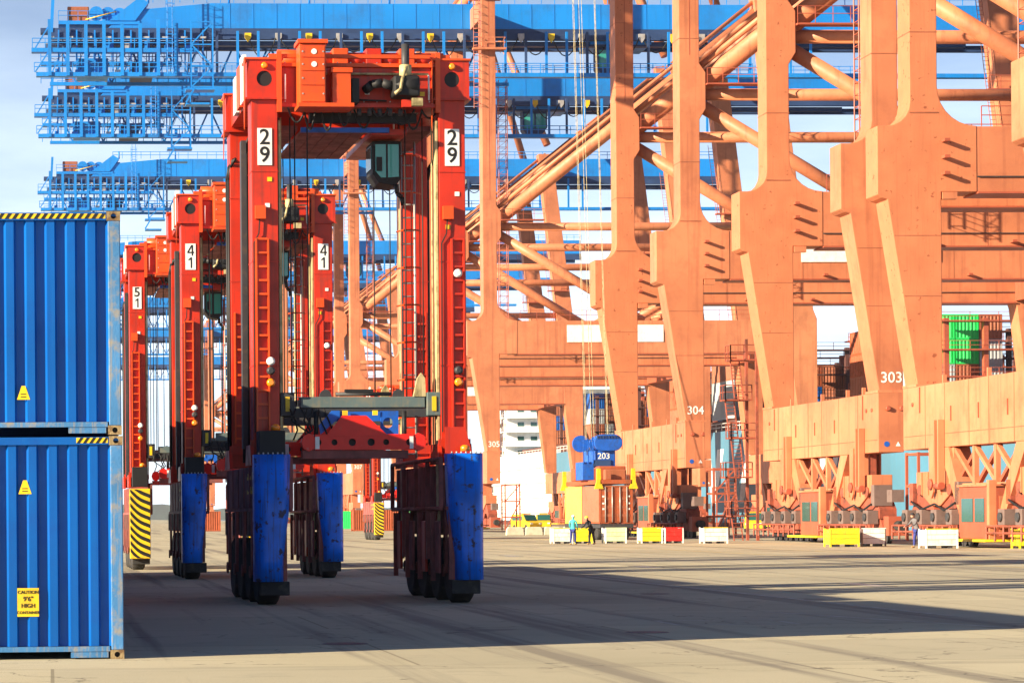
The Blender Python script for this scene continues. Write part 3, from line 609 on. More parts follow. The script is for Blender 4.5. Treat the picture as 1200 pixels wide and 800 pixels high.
    # hoist ropes
    for x in (-1.42, -1.32, -1.05, 1.05, 1.42):
        for y in (0.35, 4.7): MB().tube((x, y, 4.2), (x, y, 10.3), 0.014, 6).build('hoist_rope', 'black', t)
    # spreader with its carrying frame
    sp = bpy.data.objects.new('spreader', None); COL.objects.link(sp); sp.parent = t
    for y in (0.10, 4.9):
        MB().box(-1.26, 1.40, y, y + 0.28, 4.13, 4.36).build('carrier_beam', 'grey_green', sp, bevel=0.01)
        MB().box(-1.60, 1.62, y + 0.03, y + 0.2, 3.93, 4.12).build('lower_beam', 'dark_steel', sp)
        for x in (-1.55, 1.58):
            MB().box(x - 0.15, x + 0.15, y - 0.08, y + 0.3, 3.95, 4.45).build('guide_block', 'dark_steel' if x < 0 else 'grey_green', sp, bevel=0.02)
            MB().box(x - 0.045, x + 0.045, y - 0.10, y - 0.082, 4.05, 4.36).build('reflector', 'yellow', sp)
        for x in (-0.72, 0.84): MB().prism([(x + 0.13 * math.cos(R(a)), 4.36 + 0.16 * math.sin(R(a))) for a in range(0, 181, 20)], 'y', y + 0.05, y + 0.12).build('rope_sheave', 'dark_steel', sp)
        MB().tube((-0.5, y + 0.1, 4.42), (0.7, y + 0.1, 4.42), 0.045, 8).build('hydraulic_ram', 'dark_steel', sp)
        MB().box(-0.3, 0.3, y + 0.05, y + 0.2, 4.45, 4.52).build('valve_block', 'black', sp)
        MB().prism([(1.15, 4.36), (1.42, 4.36), (1.40, 4.75), (1.32, 4.86), (1.24, 4.75)], 'y', y - 0.02, y + 0.10).build('rope_anchor', 'grease_cream', sp)
    MB().prism([(-0.86, 3.56), (-0.45, 3.92), (-0.45, 4.06), (-0.62, 4.06), (-0.90, 3.75)], 'y', -0.05, 0.0).build('blue_bracket', 'bright_blue', sp)
    rb = MB().holeplate(0.42, 0.80, 3.56, 4.05, 0.58, 3.80, 0.11, -0.05, 0.0, 16).build('blue_bracket', 'bright_blue', sp)
    MB().box(-0.62, 0.62, 0.02, 0.08, 3.84, 4.04).build('blue_frame', 'bright_blue', sp)
    for x in (-0.34, 0.30): MB().box(x - 0.055, x + 0.055, -0.09, -0.052, 3.96, 4.06).build('spreader_lamp', 'yellow', sp)
    for x in (-0.95, 0.93): MB().tube((x, -0.02, 3.4), (x, -0.02, 4.05), 0.05, 8).build('damper', 'black', sp)
    for k in range(7):
        a = random.Random(k); x = -1.5 + 0.12 * k
        MB().path([(x, 0.0, 4.1), (x + a.uniform(-.15, .15), -0.1, 3.85), (x + a.uniform(-.2, .25), -0.1, 3.65), (x + a.uniform(-.1, .3), 0.0, 3.45)], 0.018, 6).build('hydraulic_hose', 'black', sp)
    for y in (-0.15, 5.2):
        eb = MB()
        for (a, b, r, c) in ((-0.99, -0.66, 0.075, -0.93), (-0.66, -0.40, 0.065, -0.58), (0.40, 0.70, 0.065, 0.52), (0.70, 1.10, 0.075, 1.02)): eb.holeplate(a, b, 3.23, 3.535, c, 3.39, r, y, y + 0.05, 16)
        for (a, b) in ((-0.40, 0.0), (0.0, 0.40)): eb.holeplate(a, b, 3.23, 3.535, (a + b) / 2, 3.39, 0.08, y, y + 0.05, 16)
        eb = eb.build('end_beam', 'spreader_red', sp)
        MB().box(-0.99, 1.10, y + 0.12, y + 0.2, 3.23, 3.53).build('back_plate', 'dark_steel', eb)
        MB().box(-0.99, 1.10, y + 0.001, y + 0.3, 3.536, 3.56).build('top_plate', 'spreader_red', eb)
        MB().prism([(-0.75, 3.535), (0.55, 3.535), (0.10, 3.95), (-0.42, 3.95)], 'y', y - 0.02, y - 0.002).build('apron_plate', 'spreader_red', eb)
        for x in (-1.12, 1.22):
            MB().prism([(x + 0.16 * math.cos(R(a)), 3.39 + 0.19 * math.sin(R(a))) for a in range(0, 360, 45)], 'y', y + 0.02, y + 0.25).build('twist_lock', 'spreader_red', eb)
        MB().box(-0.99, -0.90, y - 0.006, y - 0.001, 3.25, 3.51).build('worn_patch', 'white_plate', eb); MB().box(1.02, 1.10, y - 0.006, y - 0.001, 3.25, 3.51).build('worn_patch', 'white_plate', eb)
        MB().box(-1.25, 1.0, y + 0.05, y + 0.35, 3.05, 3.22).build('under_beam', shaded, eb)
    for x in (-0.45, 0.45): MB().box(x - 0.14, x + 0.14, 0.1, 5.2, 3.24, 3.5).build('long_beam', 'spreader_red', sp)
    return t
make_carrier('29', 'tall red straddle carrier number 29 with blue bumpers and lowered red spreader', (6.55, 53.9, 0), R(1.6))
make_carrier('41', 'red straddle carrier number 41 with blue bumpers, behind number 29', (6.22, 76.6, 0), R(1.0))
make_carrier('51', 'red straddle carrier number 51 with yellow and black striped bumpers', (5.10, 90.9, 0), R(0.5), hazard=True)
make_carrier('', 'far red straddle carrier with striped bumpers out near the cranes', (26.9, 195, 0), R(0.5), hazard=True)
# ------------------------------------------------------------------ ship-to-shore cranes
# local frame: x = 0 at the right edge of the landside legs, y = 0 at the near frame, z = 0 at rail level
def leg_outline(xr):
    o = [(xr - 1.4, 8.72), (xr, 8.72), (xr, 19.3), (xr + 2.0, 19.3), (xr + 2.0, 22.9)]
    o += arc(xr + 2.0 - 0.0, 25.1, 2.2, 270, 180, 7)[1:]
    o = o[:-1] + [(xr - 0.2, 25.1)]
    o += [(xr - 0.2, 31.2), (xr + 0.28, 32.0), (xr + 0.28, 34.7), (xr - 0.2, 35.4), (xr - 0.2, 58.4), (xr - 1.72, 58.4), (xr - 1.72, 24.2)]
    o += arc(xr - 3.02, 24.2, 1.3, 0, -90, 5)[1:]
    o += [(xr - 3.55, 22.9), (xr - 3.55, 19.15)] + [(xr - 3.3, 18.98), (xr - 3.0, 18.9)]
    return o
SL = 23.5
def make_crane():
    t = thing('quay_crane', 'crane', 'quay crane')
    O, Dp, B = 'crane_orange', 'crane_deep', 'girder_blue'
    for k, y in enumerate((0.0, SL - 2.0)):
        lg = MB().prism(leg_outline(0.0), 'y', y, y + 2.0).build('leg', O if k == 0 else 'crane_rust', t, bevel=0.04)
        for z in (13.6, 16.9): MB().box(-2.62 if z > 15 else -2.1, 0.01, y - 0.012, y - 0.004, z, z + 0.035).build('weld_seam', 'crane_seam', lg)
        MB().box(-1.75, -0.17, y - 0.03, y + 2.03, 23.6, 23.66).build('weld_seam', 'crane_seam', lg)
        for z in (28.0, 37.2, 42.5, 48.0): MB().box(-1.735, -0.185, y - 0.014, y + 2.014, z, z + 0.05).build('weld_seam', 'crane_seam', lg)
        MB().box(-0.95, -0.90, y - 0.012, y - 0.003, 36.0, 58.0).build('conduit', Dp, lg)
        for z in (20.2, 21.1, 22.0): MB().box(0.02, 0.32, y - 0.55, y - 0.005, z, z + 0.16).build('lifting_lug', Dp, lg)
        MB().box(-1.52, 0.12, y - 0.12, y + 2.12, 8.66, 8.80).build('foot_plate', O, lg)
        MB().box(0.05, 0.85, y - 0.10, y + 0.3, 18.9, 19.28).build('corner_bracket', O, lg)
        MB().box(-1.9, -1.78, y + 0.6, y + 0.9, 12.6, 13.1).build('flood_lamp', 'dark_steel', lg)
        MB().box(-1.92, -1.80, y + 0.65, y + 0.85, 13.12, 13.3).build('lamp_lens', 'bright_blue', lg)
        MB().box(-2.3, 0.4, y - 0.35, y + 2.35, 58.4, 60.3).build('post_head', O, lg)
        rl = railing(MB(), [(-2.6, y - 0.6, 58.3), (0.7, y - 0.6, 58.3), (0.7, y + 2.6, 58.3)], 1.1, 1.1, 0.04).box(-2.7, 0.8, y - 0.7, y + 2.7, 58.1, 58.3); rl.build('head_platform', O, lg)
        rl = railing(MB(), [(-2.7, y - 0.7, 52.4), (0.8, y - 0.7, 52.4), (0.8, y + 2.6, 52.4)], 1.1, 1.2, 0.04).box(-2.75, 0.85, y - 0.8, y - 0.02, 52.2, 52.4); rl.build('post_platform', O, lg)
        # portal beam between the landside and the waterside leg
        pb = MB().box(2.0, 32.0, y + 0.03, y + 1.97, 19.3, 22.88).build('portal_beam', O, t, bevel=0.03)
        MB().box(2.0, 32.0, y - 0.15, y + 2.15, 19.2, 19.29).build('flange', Dp, pb)
        if k == 0: MB().box(7.4, 18.0, y - 0.05, y - 0.01, 20.55, 22.4).build('name_board', 'white_plate', pb)
        else: MB().box(2.02, 31.9, y - 0.06, y + 0.025, 20.1, 20.16).build('pipe_run', 'dark_steel', pb)
        for x in (7.5, 13.0, 19.0, 25.0): MB().box(x, x + 0.03, y + 0.015, y + 0.028, 19.3, 22.87).build('weld_seam', 'crane_seam', pb)
        for x in (9.0, 14.5, 20.0): MB().box(x, x + 0.3, y - 0.5, y + 0.025, 19.5, 19.66).build('lifting_lug', Dp, pb)
        railing(MB(), [(2.3, y + 0.1, 22.9), (31.5, y + 0.1, 22.9)], 1.1, 1.8, 0.035).build('handrail', Dp, t)
        # tubular bracing
        ym = y + 1.0
        MB().tube((0.1, ym, 33.9), (31.5, ym, 58.6), 0.72, 16).build('raking_tube', O, t)
        MB().tube((0.1, ym - 0.2, 35.3), (29.5, ym - 0.2, 58.6), 0.22, 10).build('raking_pipe', O, t)
        MB().tube((0.1, ym, 33.2), (32.8, ym, 33.2), 0.45, 14).build('tie_tube', O, t)
        MB().tube((0.1, ym, 32.4), (16.0, ym, 22.9), 0.50, 14).build('raking_tube', O, t)
        MB().tube((33.4, ym, 32.4), (17.0, ym, 22.9), 0.50, 14).build('raking_tube', O, t)
        MB().box(0.3, 5.0, y - 0.4, y + 0.45, 33.75, 33.87).build('node_walkway', Dp, t)
        railing(MB(), [(0.3, y - 0.4, 33.87), (5.0, y - 0.4, 33.87)], 1.1, 1.2, 0.03).build('handrail', Dp, t)
        # waterside leg
        wl = [(33.3, 8.72), (35.0, 8.72), (35.0, 22.9), (34.6, 24.0), (30.4, 58.5), (28.2, 58.5), (32.0, 24.2), (31.6, 22.9), (32.0, 22.9), (32.0, 19.3), (32.2, 18.9)]
        wg = MB().prism([(33.3, 8.72), (35.0, 8.72), (35.0, 23.0), (34.6, 24.0), (30.4, 58.5), (28.2, 58.5), (32.0, 24.0), (32.0, 19.2), (32.1, 18.9)], 'y', y, y + 2.0).build('leg', O, t, bevel=0.04)
        lm = MB()
        for x in (31.0, 31.5): lm.tube((x, y - 0.25, 24.0), (x - 2.4, y - 0.25, 45.0), 0.03, 5)
        for j in range(60): q = j / 60; lm.tube((31.0 - 2.4 * q, y - 0.25, 24.0 + 21 * q), (31.5 - 2.4 * q, y - 0.25, 24.0 + 21 * q), 0.025, 4)
        lm.build('ladder', Dp, wg)
        railing(MB(), [(29.5, y - 0.9, 37.0), (32.5, y - 0.9, 37.0), (32.5, y - 0.1, 37.0)], 1.1, 1.0, 0.035).box(29.4, 32.6, y - 1.0, y - 0.02, 36.85, 37.0).build('landing', Dp, wg)
    # caged ladder on the far post, stair lattice between the frames
    cl = MB()
    for (dx, dy) in ((0, 0), (1.0, 0), (0, 1.0), (1.0, 1.0)): cl.tube((3.2 + dx, 17.5 + dy, 23), (3.2 + dx, 17.5 + dy, 52), 0.05, 5)
    for j in range(37):
        z = 23.2 + 0.78 * j
        for a, b in (((3.2, 17.5), (4.2, 17.5)), ((3.2, 18.5), (4.2, 18.5)), ((3.2, 17.5), (3.2, 18.5)), ((4.2, 17.5), (4.2, 18.5))): cl.tube((*a, z), (*b, z), 0.03, 4)
        cl.tube((3.2, 17.5, z), (4.2, 17.5, z + 0.78), 0.025, 4)
    cl.build('stair_tower', Dp, t)
    cg = MB()
    for x in (-2.5, -1.9): cg.tube((x, 0.4, 46), (x, 0.4, 58), 0.04, 5)
    for j in range(24): cg.tube((-2.5, 0.4, 46.2 + 0.5 * j), (-1.9, 0.4, 46.2 + 0.5 * j), 0.03, 4)
    for j in range(13):
        z = 46.4 + 0.9 * j; cg.path([(-2.5, 0.4, z), (-2.55, -0.2, z), (-2.2, -0.5, z), (-1.85, -0.2, z), (-1.9, 0.4, z)], 0.03, 4)
    cg.build('caged_ladder', Dp, t)
    # sills and travelling gear on both rails
    for si, xs in enumerate((0.0, 35.0)):
        s = MB().prism([(-0.12, 5.25), (SL + 0.12, 5.25), (SL + 0.12, 8.66), (-0.12, 8.66)], 'x', xs - 1.5, xs - 0.02).build('sill_beam', O, t, bevel=0.03)
        for y in (2.6, 8.0, 12.0, 16.0, 20.8): MB().box(xs - 1.56, xs - 1.503, y, y + 0.05, 6.6 if y in (8., 12., 16.) else 7.2, 7.4 if y in (8., 12., 16.) else 8.6).build('cable_bracket', Dp, s)
        for y in (1.0, 2.0, 22.0): MB().lathe([(0, 0.11), (-0.06, 0.11)], xs - 1.503, y, 7.7, 'x', 10).build('vent_cap', Dp, s)
        for y in (3.0, 6.0, 11.0, 17.5): MB().box(xs - 1.4, xs - 1.2, y, y + 0.15, 8.661, 9.1).build('lifting_lug', O, s)
        for y in (3.6, 7.2, 10.6, 13.4, 17.0, 20.0): MB().box(xs - 1.515, xs - 1.5025, y, y + 0.05, 5.27, 8.64).build('weld_seam', 'crane_seam', s)
        MB().box(xs - 1.515, xs - 1.5025, 0.1, SL - 0.1, 5.95, 5.99).build('weld_seam', 'crane_seam', s)
        for x in (xs - 0.95, xs - 0.15): MB().lathe([(-0.16, 0.02), (-0.16, 0.12), (0, 0.16)], x, -0.123, 7.75, 'y', 10).build('rope_eye', Dp, s)
        MB().lathe([(-0.012, 0.16), (0, 0.16)], xs - 1.02, -0.122, 5.72, 'y', 16).build('blue_disc_sign', 'bright_blue', s)
        MB().prism([(xs - 0.5, 5.6), (xs - 0.22, 5.6), (xs - 0.36, 5.86)], 'y', -0.134, -0.122).build('warning_sign', 'white_plate', s)
        for ci, yc in enumerate((4.6, SL - 4.6)):
            xm = xs - 0.75
            MB().box(xm - 0.5, xm + 0.5, yc - 0.5, yc + 0.5, 3.4, 5.24).build('pivot_link', O, t)
            for q in (-1, 1): MB().prism([(yc - 0.35, 5.6), (yc + 0.35, 5.6), (yc + 0.3, 2.9), (yc, 2.55), (yc - 0.3, 2.9)], 'x', xm + q * 0.80 - 0.05, xm + q * 0.80 + 0.05).build('link_plate', O, t)
            MB().prism([(yc - 3.0, 4.0), (yc + 3.0, 4.0), (yc + 3.0, 3.1), (yc + 0.7, 2.15), (yc - 0.7, 2.15), (yc - 3.0, 3.1)], 'x', xm - 0.62, xm + 0.62).build('equalizer_beam', O, t, bevel=0.03)
            for q in (-2.3, 0, 2.3): MB().lathe([(-0.1, 0.08), (-0.1, 0.3), (0, 0.3)], xm - (0.86 if q == 0 else 0.62), yc + q, 3.3 if q == 0 else 3.0, 'x', 14).build('pivot_pin', 'bogie_rust', t)
            for q in (-2.0, -1.0, 1.0, 2.0): MB().box(xm - 0.70, xm - 0.622, yc + q - 0.04, yc + q + 0.04, 2.75, 3.98).build('stiffener', O, t)
            for q in (-3.6, 3.5): MB().box(xm - 0.75, xm + 0.3, yc + q - 0.3, yc + q + 0.3, 2.2, 3.4).build('junction_box', 'grey_motor' if q < 0 else 'bogie_rust', t)
            MB().path([(xm - 0.8, yc - 3.5, 2.3), (xm - 1.0, yc - 2.4, 1.9), (xm - 0.95, yc - 0.8, 2.25), (xm - 1.0, yc + 1.2, 1.95), (xm - 0.85, yc + 3.2, 2.4)], 0.06, 5).build('cable_loop', 'black', t)
            for q in (-1.3, 1.4): MB().box(xm - 0.2, xm + 0.2, yc + q - 0.12, yc + q + 0.12, 4.02, 5.23).build('jack', 'bogie_rust', t)
            # storm-lock bracket hanging from the sill
            yb = yc - 1.9 + 0.4 * ci
            for q in (-0.3, 0.3): MB().box(xs - 1.86, xs - 1.53, yb + q - 0.08, yb + q + 0.08, 3.3, 6.7).build('storm_lock_arm', O, t)
            MB().tube((xs - 1.7, yb - 0.4, 3.2), (xs - 1.7, yb + 0.4, 3.2), 0.2, 10).build('storm_lock_pin', Dp, t)
            for q in (-1, 1):
                y2 = yc + q * 2.3
                MB().prism([(y2 - 1.75, 2.0), (y2 - 0.6, 3.0), (y2 + 0.6, 3.0), (y2 + 1.75, 2.0), (y2 + 1.75, 1.45), (y2 + 1.2, 1.45), (y2 + 0.5, 2.0), (y2 - 0.5, 2.0), (y2 - 1.2, 1.45), (y2 - 1.75, 1.45)], 'x', xm - 0.5, xm + 0.5).build('rocker', 'bogie_rust', t)
                for j in (-1, 1):
                    y3 = y2 + j * 1.15
                    tr = MB().prism([(y3 - 0.95, 0.55), (y3 + 0.95, 0.55), (y3 + 0.95, 0.95), (y3 + 0.45, 1.5), (y3 - 0.45, 1.5), (y3 - 0.95, 0.95)], 'x', xm - 0.42, xm + 0.42).build('bogie', 'bogie_rust', t)
                    for w in (-0.5, 0.5): MB().lathe([(-0.14, 0.1), (-0.14, 0.44), (-0.09, 0.39), (0.09, 0.39), (0.14, 0.44), (0.14, 0.1)], xm, y3 + w, 0.42, 'x', 14).build('wheel', 'dark_steel', tr)
                    MB().box(xm - 1.15, xm - 0.5, y3 - 0.42, y3 + 0.42, 1.15, 1.95).build('drive_motor', 'grey_motor', t, bevel=0.03)
                    MB().lathe([(-0.1, 0.24), (0, 0.24)], xm - 1.15, y3, 1.55, 'x', 10).build('fan_cover', 'dark_steel', t)
            gr = MB(); railing(gr, [(xm - 1.45, yc - 4.6, 0.35), (xm - 1.45, yc + 4.6, 0.35)], 0.75, 1.15, 0.06, 5); gr.build('guard_rail', 'bogie_rust', t)
            # raked strut plate towards the middle of the crane
            d = 1 if ci == 0 else -1
            MB().prism([(yc + d * 1.0, 5.24), (yc + d * 2.4, 5.24), (yc + d * 5.2, 1.0), (yc + d * 4.5, 1.0), (yc + d * 3.2, 2.6)], 'x', xm - 0.75, xm + 0.4).build('raked_plate', O, t)
        # electrical house with windows, and cross bracing above it
        ym = SL / 2
        eh = MB().box(xs - 1.9, xs + 0.1, ym - 1.9, ym + 2.1, 0.45, 3.1).build('electrical_house', Dp, t, bevel=0.02)
        MB().box(xs - 2.0, xs + 0.2, ym - 2.0, ym + 2.2, 3.1, 3.2).build('house_roof', O, eh)
        MB().box(xs - 1.935, xs - 1.903, ym - 1.5, ym - 0.2, 1.3, 2.5).build('window', 'glass', eh); MB().box(xs - 1.935, xs - 1.903, ym + 0.1, ym + 1.7, 1.3, 2.5).build('window', 'glass', eh)
        MB().box(xs - 1.3, xs - 0.3, ym - 1.935, ym - 1.903, 0.6, 2.6).build('door', 'crane_orange', eh)
        MB().box(xs - 2.5, xs + 0.3, ym - 3.2, ym + 3.0, 0.32, 0.44).build('yellow_step', 'yellow', eh)
        MB().box(xs - 2.1, xs - 1.75, ym - 2.7, ym - 2.35, 0.45, 3.4).build('house_column', O, eh)
        for k in range(3):
            ya = ym - 4.5 + 3.0 * k
            MB().bar((xs - 1.2, ya, 3.3), (xs - 1.2, ya + 3.0, 5.2), 0.22, 0.22).build('cross_brace', O, t); MB().bar((xs - 1.05, ya + 3.0, 3.3), (xs - 1.05, ya, 5.2), 0.22, 0.22).build('cross_brace', Dp, t)
        for k in range(4): MB().box(xs - 1.35, xs - 1.1, ym - 4.65 + 3.0 * k, ym - 4.35 + 3.0 * k, 3.2, 5.23).build('brace_post', O, t)
        MB().box(xs - 1.3, xs - 0.6, ym - 4.6, ym + 4.6, 3.2, 3.3).build('brace_chord', O, t)
        # buffer frame and ladder platform at the near end
        ef = MB()
        for (x, y) in ((xs + 0.1, -2.2), (xs + 0.1, -0.2), (xs + 1.7, -2.2), (xs + 1.7, -0.2)): ef.bar((x, y, 0.2), (x, y, 5.2), 0.14, 0.14)
        for z in (1.6, 3.3, 5.1):
            for a, b in (((xs + 0.1, -2.2), (xs + 1.7, -2.2)), ((xs + 0.1, -0.2), (xs + 1.7, -0.2)), ((xs + 0.1, -2.2), (xs + 0.1, -0.2)), ((xs + 1.7, -2.2), (xs + 1.7, -0.2))): ef.bar((*a, z), (*b, z), 0.14, 0.14)
        ef.bar((xs + 0.1, -2.2, 3.3), (xs + 1.7, -2.2, 5.1), 0.1, 0.1).bar((xs + 0.1, -2.2, 0.2), (xs + 1.7, -2.2, 3.3), 0.1, 0.1)
        ef.build('end_frame', Dp, t)
        MB().box(xs - 1.3, xs - 0.2, -1.2, -0.3, 0.5, 1.6).build('buffer_beam', Dp, t); MB().tube((xs - 0.75, -1.9, 1.05), (xs - 0.75, -1.2, 1.05), 0.3, 12).build('buffer', 'rubber', t)
        MB().box(xs - 1.2, xs - 0.5, -1.5, -0.6, 2.4, 3.1).build('cable_winch', 'grey_motor', t)
        # zig-zag access stair at the far end
        st = MB()
        for k in range(5):
            z = 1.6 + 2.6 * k; yk = SL + 1.0 + (k % 2) * 1.4
            st.box(xs - 3.4, xs - 1.6, yk, yk + 1.3, z, z + 0.1); railing(st, [(xs - 1.6, yk, z), (xs - 3.4, yk, z), (xs - 3.4, yk + 1.3, z)], 1.05, 0.8, 0.045)
            [st.bar((xs - 2.8 + q, yk + 0.2, z - 2.5), (xs - 2.8 + q, yk + 1.2, z), 0.05, 0.16) for q in (-0.3, 0.3)]; [st.box(xs - 3.08, xs - 2.52, yk + 0.15 + 0.1 * j, yk + 0.3 + 0.1 * j, z - 2.45 + 0.25 * j, z - 2.41 + 0.25 * j) for j in range(10)]
        for (x, y) in ((xs - 1.65, SL + 1.0), (xs - 1.65, SL + 3.5)): st.bar((x, y, 0), (x, y, 13.6), 0.18, 0.18)
        st.build('access_stair', 'bogie_rust', t)
    # cross ties between the frames
    for x in (-0.95, 30.5):
        MB().box(x - 0.6, x + 0.6, 2.02, SL - 2.02, 56.0 if x < 0 else 56.0, 58.2).build('head_tie', O, t)
    MB().box(31.9, 33.4, 2.02, SL - 2.02, 19.4, 22.8).build('portal_tie', Dp, t)
    # blue main girder with its hung walkways
    yc = SL / 2; GX0 = -50.5
    gd = MB().prism([(GX0 + 8.5, 56.1), (34, 56.1), (62, 56.1), (62, 58.9), (GX0 + 20, 58.9), (GX0 + 13.5, 58.3), (GX0 + 10.5, 58.0)], 'y', yc - 3.4, yc - 1.8).build('girder', B, t, bevel=0.03)
    MB().prism([(GX0 + 8.5, 56.1), (34, 56.1), (62, 56.1), (62, 58.9), (GX0 + 20, 58.9), (GX0 + 13.5, 58.3), (GX0 + 10.5, 58.0)], 'y', yc + 1.8, yc + 3.4).build('girder', B, t, bevel=0.03)
    for x in (GX0 + 12, -20, -6, 14, 26, 44): MB().box(x, x + 1.2, yc - 1.78, yc + 1.78, 57.0, 58.6).build('girder_tie', B, t)
    MB().box(GX0 + 2, 62, yc - 3.7, yc - 3.0, 54.85, 55.55).build('trolley_rail', 'girder_dark', t); MB().box(GX0 + 2, 62, yc + 3.0, yc + 3.7, 54.85, 55.55).build('trolley_rail', 'girder_dark', t)
    MB().box(GX0 + 1, 62, yc - 3.5, yc - 2.0, 55.56, 56.08).build('rail_bearer', 'girder_dark', t)
    railing(MB(), [(GX0 + 12, yc - 3.3, 58.95), (62, yc - 3.3, 58.95)], 1.1, 1.5, 0.055).build('girder_handrail', B, t)
    yw = yc - 4.2
    MB().box(GX0 + 0.5, 60, yw - 0.5, yw + 0.5, 50.55, 51.0).build('lower_walkway', B, t)
    MB().box(GX0, GX0 + 18.5, yw - 0.6, yw + 0.6, 53.2, 53.65).build('upper_walkway', B, t)
    railing(MB(), [(GX0 + 0.3, yw - 0.5, 51.0), (30, yw - 0.5, 51.0)], 1.05, 1.4, 0.06).build('walkway_rail', B, t)
    railing(MB(), [(GX0 + 0.1, yw - 0.6, 53.65), (GX0 + 18.4, yw - 0.6, 53.65)], 1.05, 1.4, 0.06).build('walkway_rail', B, t)
    for k in range(8):
        x = GX0 + 2.0 + 2.0 * k; MB().box(x - 0.19, x + 0.19, yw - 0.66, yw - 0.35, 50.6, 56.4 + (0.4 if k % 3 == 0 else 0)).build('hanger', B, t)
        if k % 2 == 0: MB().bar((x, yw + 3.0, 51.0), (x + 2.0, yw + 3.0, 55.4), 0.12, 0.12).build('brace', B, t)
        MB().box(x - 0.1, x + 0.1, yw + 6.4, yw + 6.7, 53.4, 56.0).build('hanger', B, t)
    for k in range(30):
        x = GX0 + 20.5 + 2.3 * k; MB().box(x - 0.14, x + 0.14, yw - 0.4, yw - 0.2, 51.0, 55.6).build('hanger', B if k % 3 else 'girder_dark', t)
    MB().bar((GX0 + 0.4, yw - 0.5, 53.6), (GX0 + 2.0, yw - 0.5, 56.2), 0.14, 0.14).build('brace', B, t); MB().bar((GX0 + 0.4, yw - 0.5, 51.0), (GX0 + 2.0, yw - 0.5, 53.4), 0.14, 0.14).build('brace', B, t)
    # ladder mast and stair frame on the backreach
    lt = MB()
    for dx in (0, 0.55): lt.tube((GX0 + 15.0 + dx, yw - 0.9, 50.8), (GX0 + 15.0 + dx, yw - 0.9, 61.0), 0.05, 5)
    for j in range(26): lt.tube((GX0 + 15.0, yw - 0.9, 51 + 0.38 * j), (GX0 + 15.55, yw - 0.9, 51 + 0.38 * j), 0.035, 4)
    for j in range(11): z = 51.6 + 0.85 * j; lt.path([(GX0 + 14.9, yw - 0.9, z), (GX0 + 14.8, yw - 1.5, z), (GX0 + 15.75, yw - 1.5, z), (GX0 + 15.65, yw - 0.9, z)], 0.035, 4)
    for x in (14.8, 15.75): lt.tube((GX0 + x, yw - 1.5, 51.6), (GX0 + x, yw - 1.5, 60.5), 0.03, 4)
    lt.build('ladder_mast', B, t)
    sf = MB()
    for x in (17.6, 20.0): sf.bar((GX0 + x, yw - 0.9, 49.2), (GX0 + x, yw - 0.9, 56.6), 0.14, 0.14).bar((GX0 + x, yw + 0.9, 49.2), (GX0 + x, yw + 0.9, 56.6), 0.14, 0.14)
    for z in (49.3, 51.6, 54.0, 56.5): sf.bar((GX0 + 17.6, yw - 0.9, z), (GX0 + 20.0, yw - 0.9, z), 0.12, 0.12)
    for a, b in ((49.3, 51.6), (54.0, 51.6), (54.0, 56.5)): sf.bar((GX0 + 17.6, yw - 0.9, a), (GX0 + 20.0, yw - 0.9, b), 0.12, 0.14)
    sf.box(GX0 + 17.0, GX0 + 20.2, yw - 1.0, yw + 1.0, 49.0, 49.2).bar((GX0 + 17.0, yw - 1.0, 47.6), (GX0 + 17.9, yw - 1.0, 49.1), 0.14, 0.2).box(GX0 + 17.0, GX0 + 19.6, yw - 0.9, yw + 0.9, 47.4, 47.6)
    sf.build('stair_frame', B, t)
    # sheave house and machinery on the landside end
    hp = MB().box(GX0 + 3.0, GX0 + 12.0, yc - 3.5, yc + 3.5, 56.5, 56.9); railing(hp, [(GX0 + 3.0, yc - 3.4, 56.9), (GX0 + 9.5, yc - 3.4, 56.9)], 1.1, 1.0, 0.04); hp.build('end_platform', B, t)
    MB().box(GX0 + 4.0, GX0 + 6.4, yc - 2.8, yc - 0.8, 56.9, 58.6).build('winch_house', 'container_brown', t, bevel=0.1)
    MB().prism([(GX0 + 8.6, 56.9), (GX0 + 11.5, 56.9), (GX0 + 13.0, 58.9), (GX0 + 12.0, 59.5)], 'y', yc - 3.6, yc - 1.5).build('sheave_block', B, t)
    for k in range(3): MB().lathe([(-0.12, 0.1), (-0.12, 0.8), (0.12, 0.8), (0.12, 0.1)], GX0 + 7.2 + 1.3 * k, yc - 2.9 + 0.4 * k, 57.8, 'y', 16).build('rope_sheave', B, t)
    MB().bar((GX0 + 2.2, yc - 3.4, 55.6), (GX0 + 2.4, yc - 3.4, 59.2), 0.35, 0.35).build('end_stop', B, t)
    MB().tube((GX0 + 6.0, yc - 3.6, 57.0), (GX0 + 9.4, yc - 3.6, 57.9), 0.06, 6).build('strut', 'yellow', t)
    # clutter on the hung walkways: boxes, lamps, slack cables, far truss
    rg = random.Random(21)
    for k in range(16):
        x = GX0 + 1.5 + 1.1 * k; z = 51.0 if k % 2 else 53.66; w_ = rg.uniform(0.3, 0.9)
        MB().box(x, x + w_, yw + 0.05, yw + 0.5, z + 0.01, z + rg.uniform(0.35, 0.9)).build('equipment_box', rg.choice((B, 'girder_dark', 'steel_light', B)), t)
    for k in range(9):
        x = GX0 + 1.6 + 2.1 * k; dz = rg.uniform(0.6, 1.5)
        MB().path([(x + 2.0 * j / 6, yw + 0.2, 53.3 - dz * (1 - (j / 3 - 1) ** 2)) for j in range(7)], 0.035, 4).build('slack_cable', 'girder_dark', t)
        MB().box(x + 0.2, x + 0.9, yw - 0.55, yw - 0.3, 54.75, 54.95).build('lamp', 'steel_light', t)
    for k in range(24):
        x = GX0 + 3 + 2.0 * k
        MB().bar((x, yc + 3.6, 51.2 if k % 2 else 55.6), (x + 2.0, yc + 3.6, 55.6 if k % 2 else 51.2), 0.22, 0.22).build('far_truss_bar', B, t)
